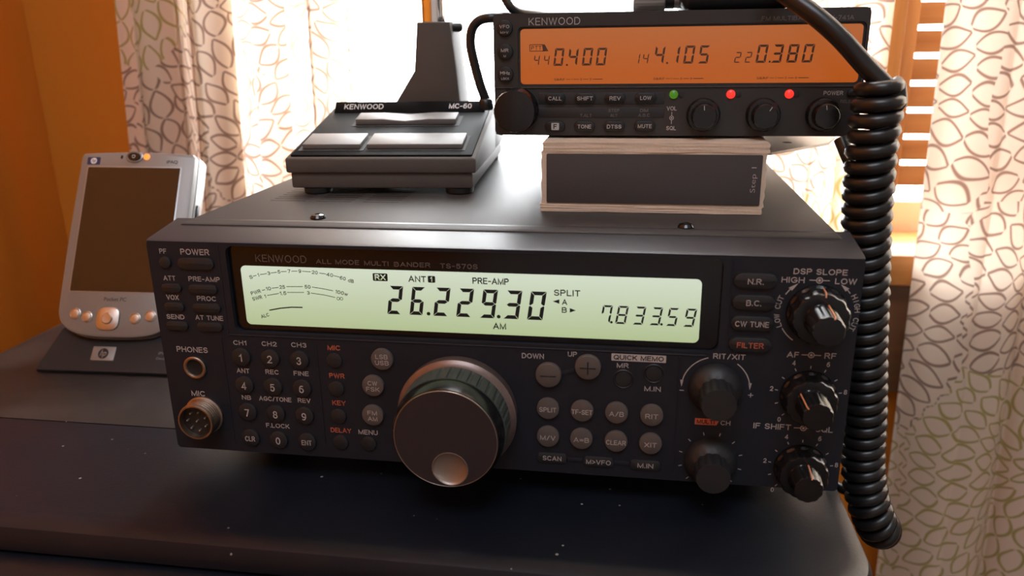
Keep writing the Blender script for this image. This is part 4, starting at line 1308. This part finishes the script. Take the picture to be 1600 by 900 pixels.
# ------------------------------------------------------------------ handheld in its cradle
tl, yaw = 0.511, 0.0978
ct, st, cy_, sy_ = math.cos(tl), math.sin(tl), math.cos(yaw), math.sin(yaw)
Rx = Matrix(((1, 0, 0), (0, st, -ct), (0, ct, st)))
Rz = Matrix(((cy_, -sy_, 0), (sy_, cy_, 0), (0, 0, 1)))
Rr = Matrix.Rotation(-0.0195, 3, 'Z')
pc = Vector((-100.93, 130.48, 75.39))
prot = Rz @ Rx @ Rr
base_pt = pc + prot @ Vector((0.6, -64, -8))
pda = thing('handheld_computer', 'silver handheld computer with a dark touch screen, leaning in a black cradle', 'handheld computer', base_pt, prot, local=True)
HF = lambda u, v, d: Vector((u - 0.6, v + 64, d + 8))      # face frame with its centre at the screen centre
def pda_outline(k=0.0):
    pts = []
    # bottom: broad curve
    for i in range(25):
        a = math.radians(180 + 180 * i / 24)
        ca, sa = math.cos(a), math.sin(a)
        pts.append((0.8 + (34.6 - k) * math.copysign(abs(ca) ** .62, ca), -46 + (18 - k) * math.copysign(abs(sa) ** .8, sa)))
    for p in ((36.2 - k, -10), (36.6 - k, 30), (36.2 - k, 44.4 - k)):
        pts.append(p)
    for i in range(9):
        f = i / 8
        pts.append((34.5 - 66.5 * f, 46.4 - k + 1.2 * math.sin(PI * f)))
    pts += [(-33.4 + k, 44 - k), (-33.6 + k, 30), (-34.2 + k, -10)]
    return pts
bm = NB(); prism(bm, pda_outline(), -15, 0, HF, 1.8); build('case', bm, M['silver'], pda, 30)
bm = NB(); prism(bm, [(p[0] * 1.012, p[1] * 1.004) for p in pda_outline()], -13, -5, HF); build('side_band', bm, M['silver_dark'], pda, 30)
bm = NB(); prism(bm, rrect(0, 0, 57.4, 76.2, .8, 2), -.5, .06, HF, .04); fr_ = build('screen_frame', bm, M['silver_dark'], pda)
bm = NB(); prism(bm, rrect(0, 0, 56, 74.8, .5, 2), -.4, .12, HF); build('touch_screen', bm, M['screen'], pda, label='dark glossy touch screen')
for u, v in ((-22.7, -50.6), (-15.7, -52.3), (12.6, -52.6), (21.4, -51.0)):
    bm = NB(); lathe(bm, [(3.3, -.2), (3.3, .3), (2.9, .5), (2.6, .2), (2.4, .6), (0, 1.1)], lambda a, b, d, u=u, v=v: HF(u + a, v + b, d), 24); build('round_button', bm, M['nickel'], pda, label='small round chrome button')
bm = NB(); prism(bm, rrect(-3.0, -53.2, 13.4, 13.4, 4.5), -.2, 1.2, HF, .8); nv_ = build('navigation_pad', bm, M['nickel'], pda, label='square chrome navigation pad')
bm = NB(); lathe(bm, [(3.2, 1.1), (3.2, 1.5), (2.7, 1.9), (0, 1.7)], lambda a, b, d: HF(-3 + a, -53.2 + b, d), 24); build('centre_button', bm, M['nickel'], nv_)
bm = NB(); lathe(bm, [(5.4, -.2), (5.2, .6), (4.6, .8), (4.4, .4), (0, .5)], lambda a, b, d: HF(-.6 + a, 44.0 + b * .66, d), 28); build('button_surround', bm, M['silver_dark'], pda)
bm = NB(); lathe(bm, [(3.9, .3), (3.7, 1.1), (0, 1.3)], lambda a, b, d: HF(-.6 + a, 44.0 + b * .66, d), 24); pb = build('power_button', bm, M['black_gloss'], pda)
bm = NB(); stroke(bm, arc(-.6, 44, .9, 0, 360, 12), .25, HF, 1.35); build('power_mark', bm, M['white'], pb)
bm = NB(); lathe(bm, [(1.9, -.2), (1.8, .5), (0, .9)], lambda a, b, d: HF(6.8 + a, 44.2 + b, d), 16); build('charge_light', bm, M['led_orange'], pda, label='glowing orange charge light')
bm = NB(); lathe(bm, [(.8, .05), (0, .06)], lambda a, b, d: HF(-8.4 + a, 43.9 + b * 1.5, d), 12); build('sensor_hole', bm, M['hole'], pda)
bm = NB(); prism(bm, rrect(-25.2, 41.3, 7.8, 4.6, .5), -.1, .15, HF); bd = build('badge', bm, M['navy'], pda, label='small navy badge with white letters')
bm = NB(); disc(bm, -25.2, 41.3, 1.9, HF, .2); build('badge_disc', bm, M['white'], bd)
bm = NB(); text(bm, 'hp', -25.2, 41.2, 2.6, 3.0, HF, .25, bold=.01, shear=.35); build('badge_letters', bm, M['navy'], bd)
bm = NB(); text(bm, 'iPAQ', 22.6, 41.0, 6.8, 2.3, HF, .08, bold=.02); build('maker_lettering', bm, M['tm_low'], pda)
bm = NB(); text(bm, 'Pocket PC', -.6, -41.8, 13.0, 2.2, HF, .08); build('type_lettering', bm, M['tm_low'], pda)
bm = NB(); box(bm, 0, 1.2, 0, 3, 0, 9, .4, 2, lambda co: HF(36.6 + co.x, 8 + co.z, -10 + co.y)); build('side_switch', bm, M['black'], pda)

crd = thing('charging_cradle', 'black sloping charging cradle with a silver logo plate, holding the silver handheld', 'cradle', (-101, 130, 0), Matrix.Rotation(0.04, 3, 'Z'), local=True)
bm = NB()
sec = [(-38, 0.6, 43), (-38.5, 2.2, 43), (-34, 6.5, 41.5), (-22.5, 20.5, 34.5), (-20.5, 21.5, 33.5), (14, 25, 31), (24, 20, 33), (36, 2, 38), (36, 0.6, 38)]
L_ = [bm.verts.new((-w, y, z)) for y, z, w in sec]; R_ = [bm.verts.new((w, y, z)) for y, z, w in sec]
for i in range(len(sec)):
    j = (i + 1) % len(sec); bm.faces.new((L_[i], L_[j], R_[j], R_[i]))
bm.faces.new(L_); bm.faces.new(list(reversed(R_)))
bmesh.ops.bevel(bm, geom=[e for e in bm.edges if e.calc_face_angle(0) > .35], offset=.8, segments=2, affect='EDGES', profile=.5)
build('body', bm, M['cradle'], crd, 30)
a_ = math.atan2(14.0, 11.5)
CF = lambda u, v, d: Vector((u, -34 + v * math.cos(a_) - d * math.sin(a_), 6.5 + v * math.sin(a_) + d * math.cos(a_)))
bm = NB(); prism(bm, rrect(-5.2, 4.4, 14.0, 8.4, .6, 2), -.2, .4, CF, .2); lp_ = build('logo_plate', bm, M['silver'], crd)
bm = NB(); disc(bm, -5.2, 4.4, 3.1, CF, .45, 28); build('logo_disc', bm, M['cradle'], lp_)
bm = NB(); text(bm, 'hp', -5.2, 4.2, 4.0, 4.8, CF, .5, bold=.01, shear=.35); build('logo_letters', bm, M['silver'], lp_)
bm = NB(); text(bm, 'iPAQ', 31.0, 5.6, 7.0, 2.0, CF, .05); text(bm, 'Docking', 31.5, 2.4, 9.0, 1.8, CF, .05); build('cradle_lettering', bm, M['tm_dim'], crd)
for sx in (-30, 30):
    for sy in (-30, 30):
        bm = NB(); lathe(bm, [(3, 0), (3.2, .8)], lambda u, v, d, sx=sx, sy=sy: Vector((sx + u, sy + v, d)), 16, None, True, True); build('foot', bm, M['black'], crd)

# ------------------------------------------------------------------ coiled cord and other cables
cord = thing('coiled_cord', 'thick black coiled microphone cord hanging beside the large radio', 'cord', (288, 50, -60))
axis = spline([(279.5, 41, 160), (279, 41.5, 148), (279.5, 43, 128), (282, 47, 105), (285.5, 51, 80), (289.5, 55, 50), (293.5, 57, 20), (295.8, 58, -4), (298.8, 57, -21), (303.5, 57, -34), (308.5, 62, -43), (311.5, 74, -48), (311, 88, -48)], 26)
# arc-length table
cum = [0.0]
for a, b in zip(axis[:-1], axis[1:]): cum.append(cum[-1] + (b - a).length)
tot = cum[-1]
pitch = 5.7
turns = tot / pitch
N = int(turns * 26)
pts = []
t = (axis[1] - axis[0]).normalized()
nrm = Vector((1, 0, 0)); ii = 0
RC = 6.9
for q in range(N + 1):
    s = tot * q / N
    while ii < len(cum) - 2 and cum[ii + 1] < s: ii += 1
    f = (s - cum[ii]) / max(1e-6, cum[ii + 1] - cum[ii])
    p = axis[ii].lerp(axis[ii + 1], f)
    t0_ = (axis[min(ii + 1, len(axis) - 1)] - axis[max(ii - 1, 0)]).normalized()
    t1_ = (axis[min(ii + 2, len(axis) - 1)] - axis[ii]).normalized()
    t = t0_.lerp(t1_, f).normalized()
    nrm = (nrm - t * nrm.dot(t)).normalized(); bi = t.cross(nrm)
    a = 2 * PI * turns * q / N
    rc = RC * min(1.0, 0.75 + q / 60.0)
    pts.append(p + (nrm * math.cos(a) + bi * math.sin(a)) * rc)
bm = NB(); tube(bm, pts, 2.75, 9); build('coil', bm, M['rubber'], cord, 60)
e0 = pts[0]
e1 = pts[-1]
bm = NB(); tube(bm, spline([e1, (307, 102, -50), (298, 125, -56), (286, 160, -64), (280, 220, -70)], 8), 2.75, 10); build('tail_lead', bm, M['rubber'], cord, 60)
lead = spline([(238, 58, 197), (246, 53, 191), (255, 48, 184), (264, 45, 176), (273.5, 43, 166), (281.5, 41, 158), (285.5, 40, 152.5), (e0.x + .5, e0.y, e0.z)], 10)
bm = NB(); tube(bm, lead, [3.6] * (len(lead) - 14) + [3.6 - .06 * i for i in range(14)], 14); build('straight_lead', bm, M['rubber'], cord, 60)
bm = NB(); tube(bm, spline([(272, 61, 137), (274, 58, 132), (277, 55, 125), (280, 52, 114), (283, 51, 106)], 8), 2.8, 12); build('lower_lead', bm, M['rubber'], cord, 60)

hm = thing('hand_microphone', 'black hand microphone lying on top of the small amber radio', 'microphone', (232, 100, 187.2))
bm = NB(); box(bm, 206.5, 252, 72, 128, 187.3, 214, 5, 3); build('case', bm, M['black'], hm)
bm = NB(); lathe(bm, [(5.5, 0), (5.5, 4), (4.2, 8), (4, 12)], lambda u, v, d: Vector((241 + d * .8, 66 + u - d * .4 + 6, 197 + v - d * .1)), 20); build('strain_relief', bm, M['rubber'], hm)
bm = NB()
for k in range(4): box(bm, 212 + k * 8, 217 + k * 8, 71.4, 73, 194, 208, .6)
build('grille', bm, M['hole'], hm)

pl = thing('cable_plug', 'grey knurled cable plug lying on the small amber radio beside the hand microphone', 'plug', (196, 90, 187.2))
bm = NB(); lathe(bm, [(3, -4), (5.4, -3.6), (5.6, -3), (5.6, 9), (5.2, 9.6), (4, 10), (4, 20)], lambda u, v, d: Vector((191 + d, 90 + u, 193 + v)), 72, lambda th, i: 1 - (.04 if 2 <= i <= 3 and (th * 24 / (2 * PI)) % 1 > .5 else 0), True, True)
build('knurled_collar', bm, M['plate'], pl)
bm = NB(); lathe(bm, [(4.2, 10), (4.2, 13.6)], lambda u, v, d: Vector((191 + d, 90 + u, 193 + v)), 24, None, True, True); build('shank', bm, M['black'], pl)

cb = NB(); tube(cb, spline([(124, 262, 176), (123, 240, 184), (123, 200, 188), (123.5, 160, 188.4), (118.5, 141, 187.9), (110.5, 140, 187), (105.8, 140, 183), (104.4, 140, 176), (105.6, 140, 168), (108.6, 140, 156), (110.5, 140.5, 150), (111.5, 141, 147)], 10), 2.5, 12)
lathe(cb, [(2.4, 0), (3.6, -1), (3.8, -5), (3.2, -6.2)], lambda u, v, d: Vector((111.3 + u - d * .15, 141 + v, 148 + d)), 16, None, True, True)
o = build('microphone_cable', cb, M['rubber'], None, 60, origin=(111, 141, 142)); tag(o, 'black cable looping from behind the small amber radio down to the desk stand microphone', 'cable')
cb = NB(); tube(cb, spline([(150, 236, 620), (124, 196, 330), (109, 164, 245), (112, 156, 216), (121.5, 150, 197), (127, 152, 191), (137, 170, 190), (152, 215, 190), (162, 242, 190), (166, 254, 184)], 8), 2.3, 12)
o = build('antenna_cable', cb, M['rubber'], None, 60, origin=(146, 150, 190)); tag(o, 'black cable rising from the top left of the small amber radio', 'cable')
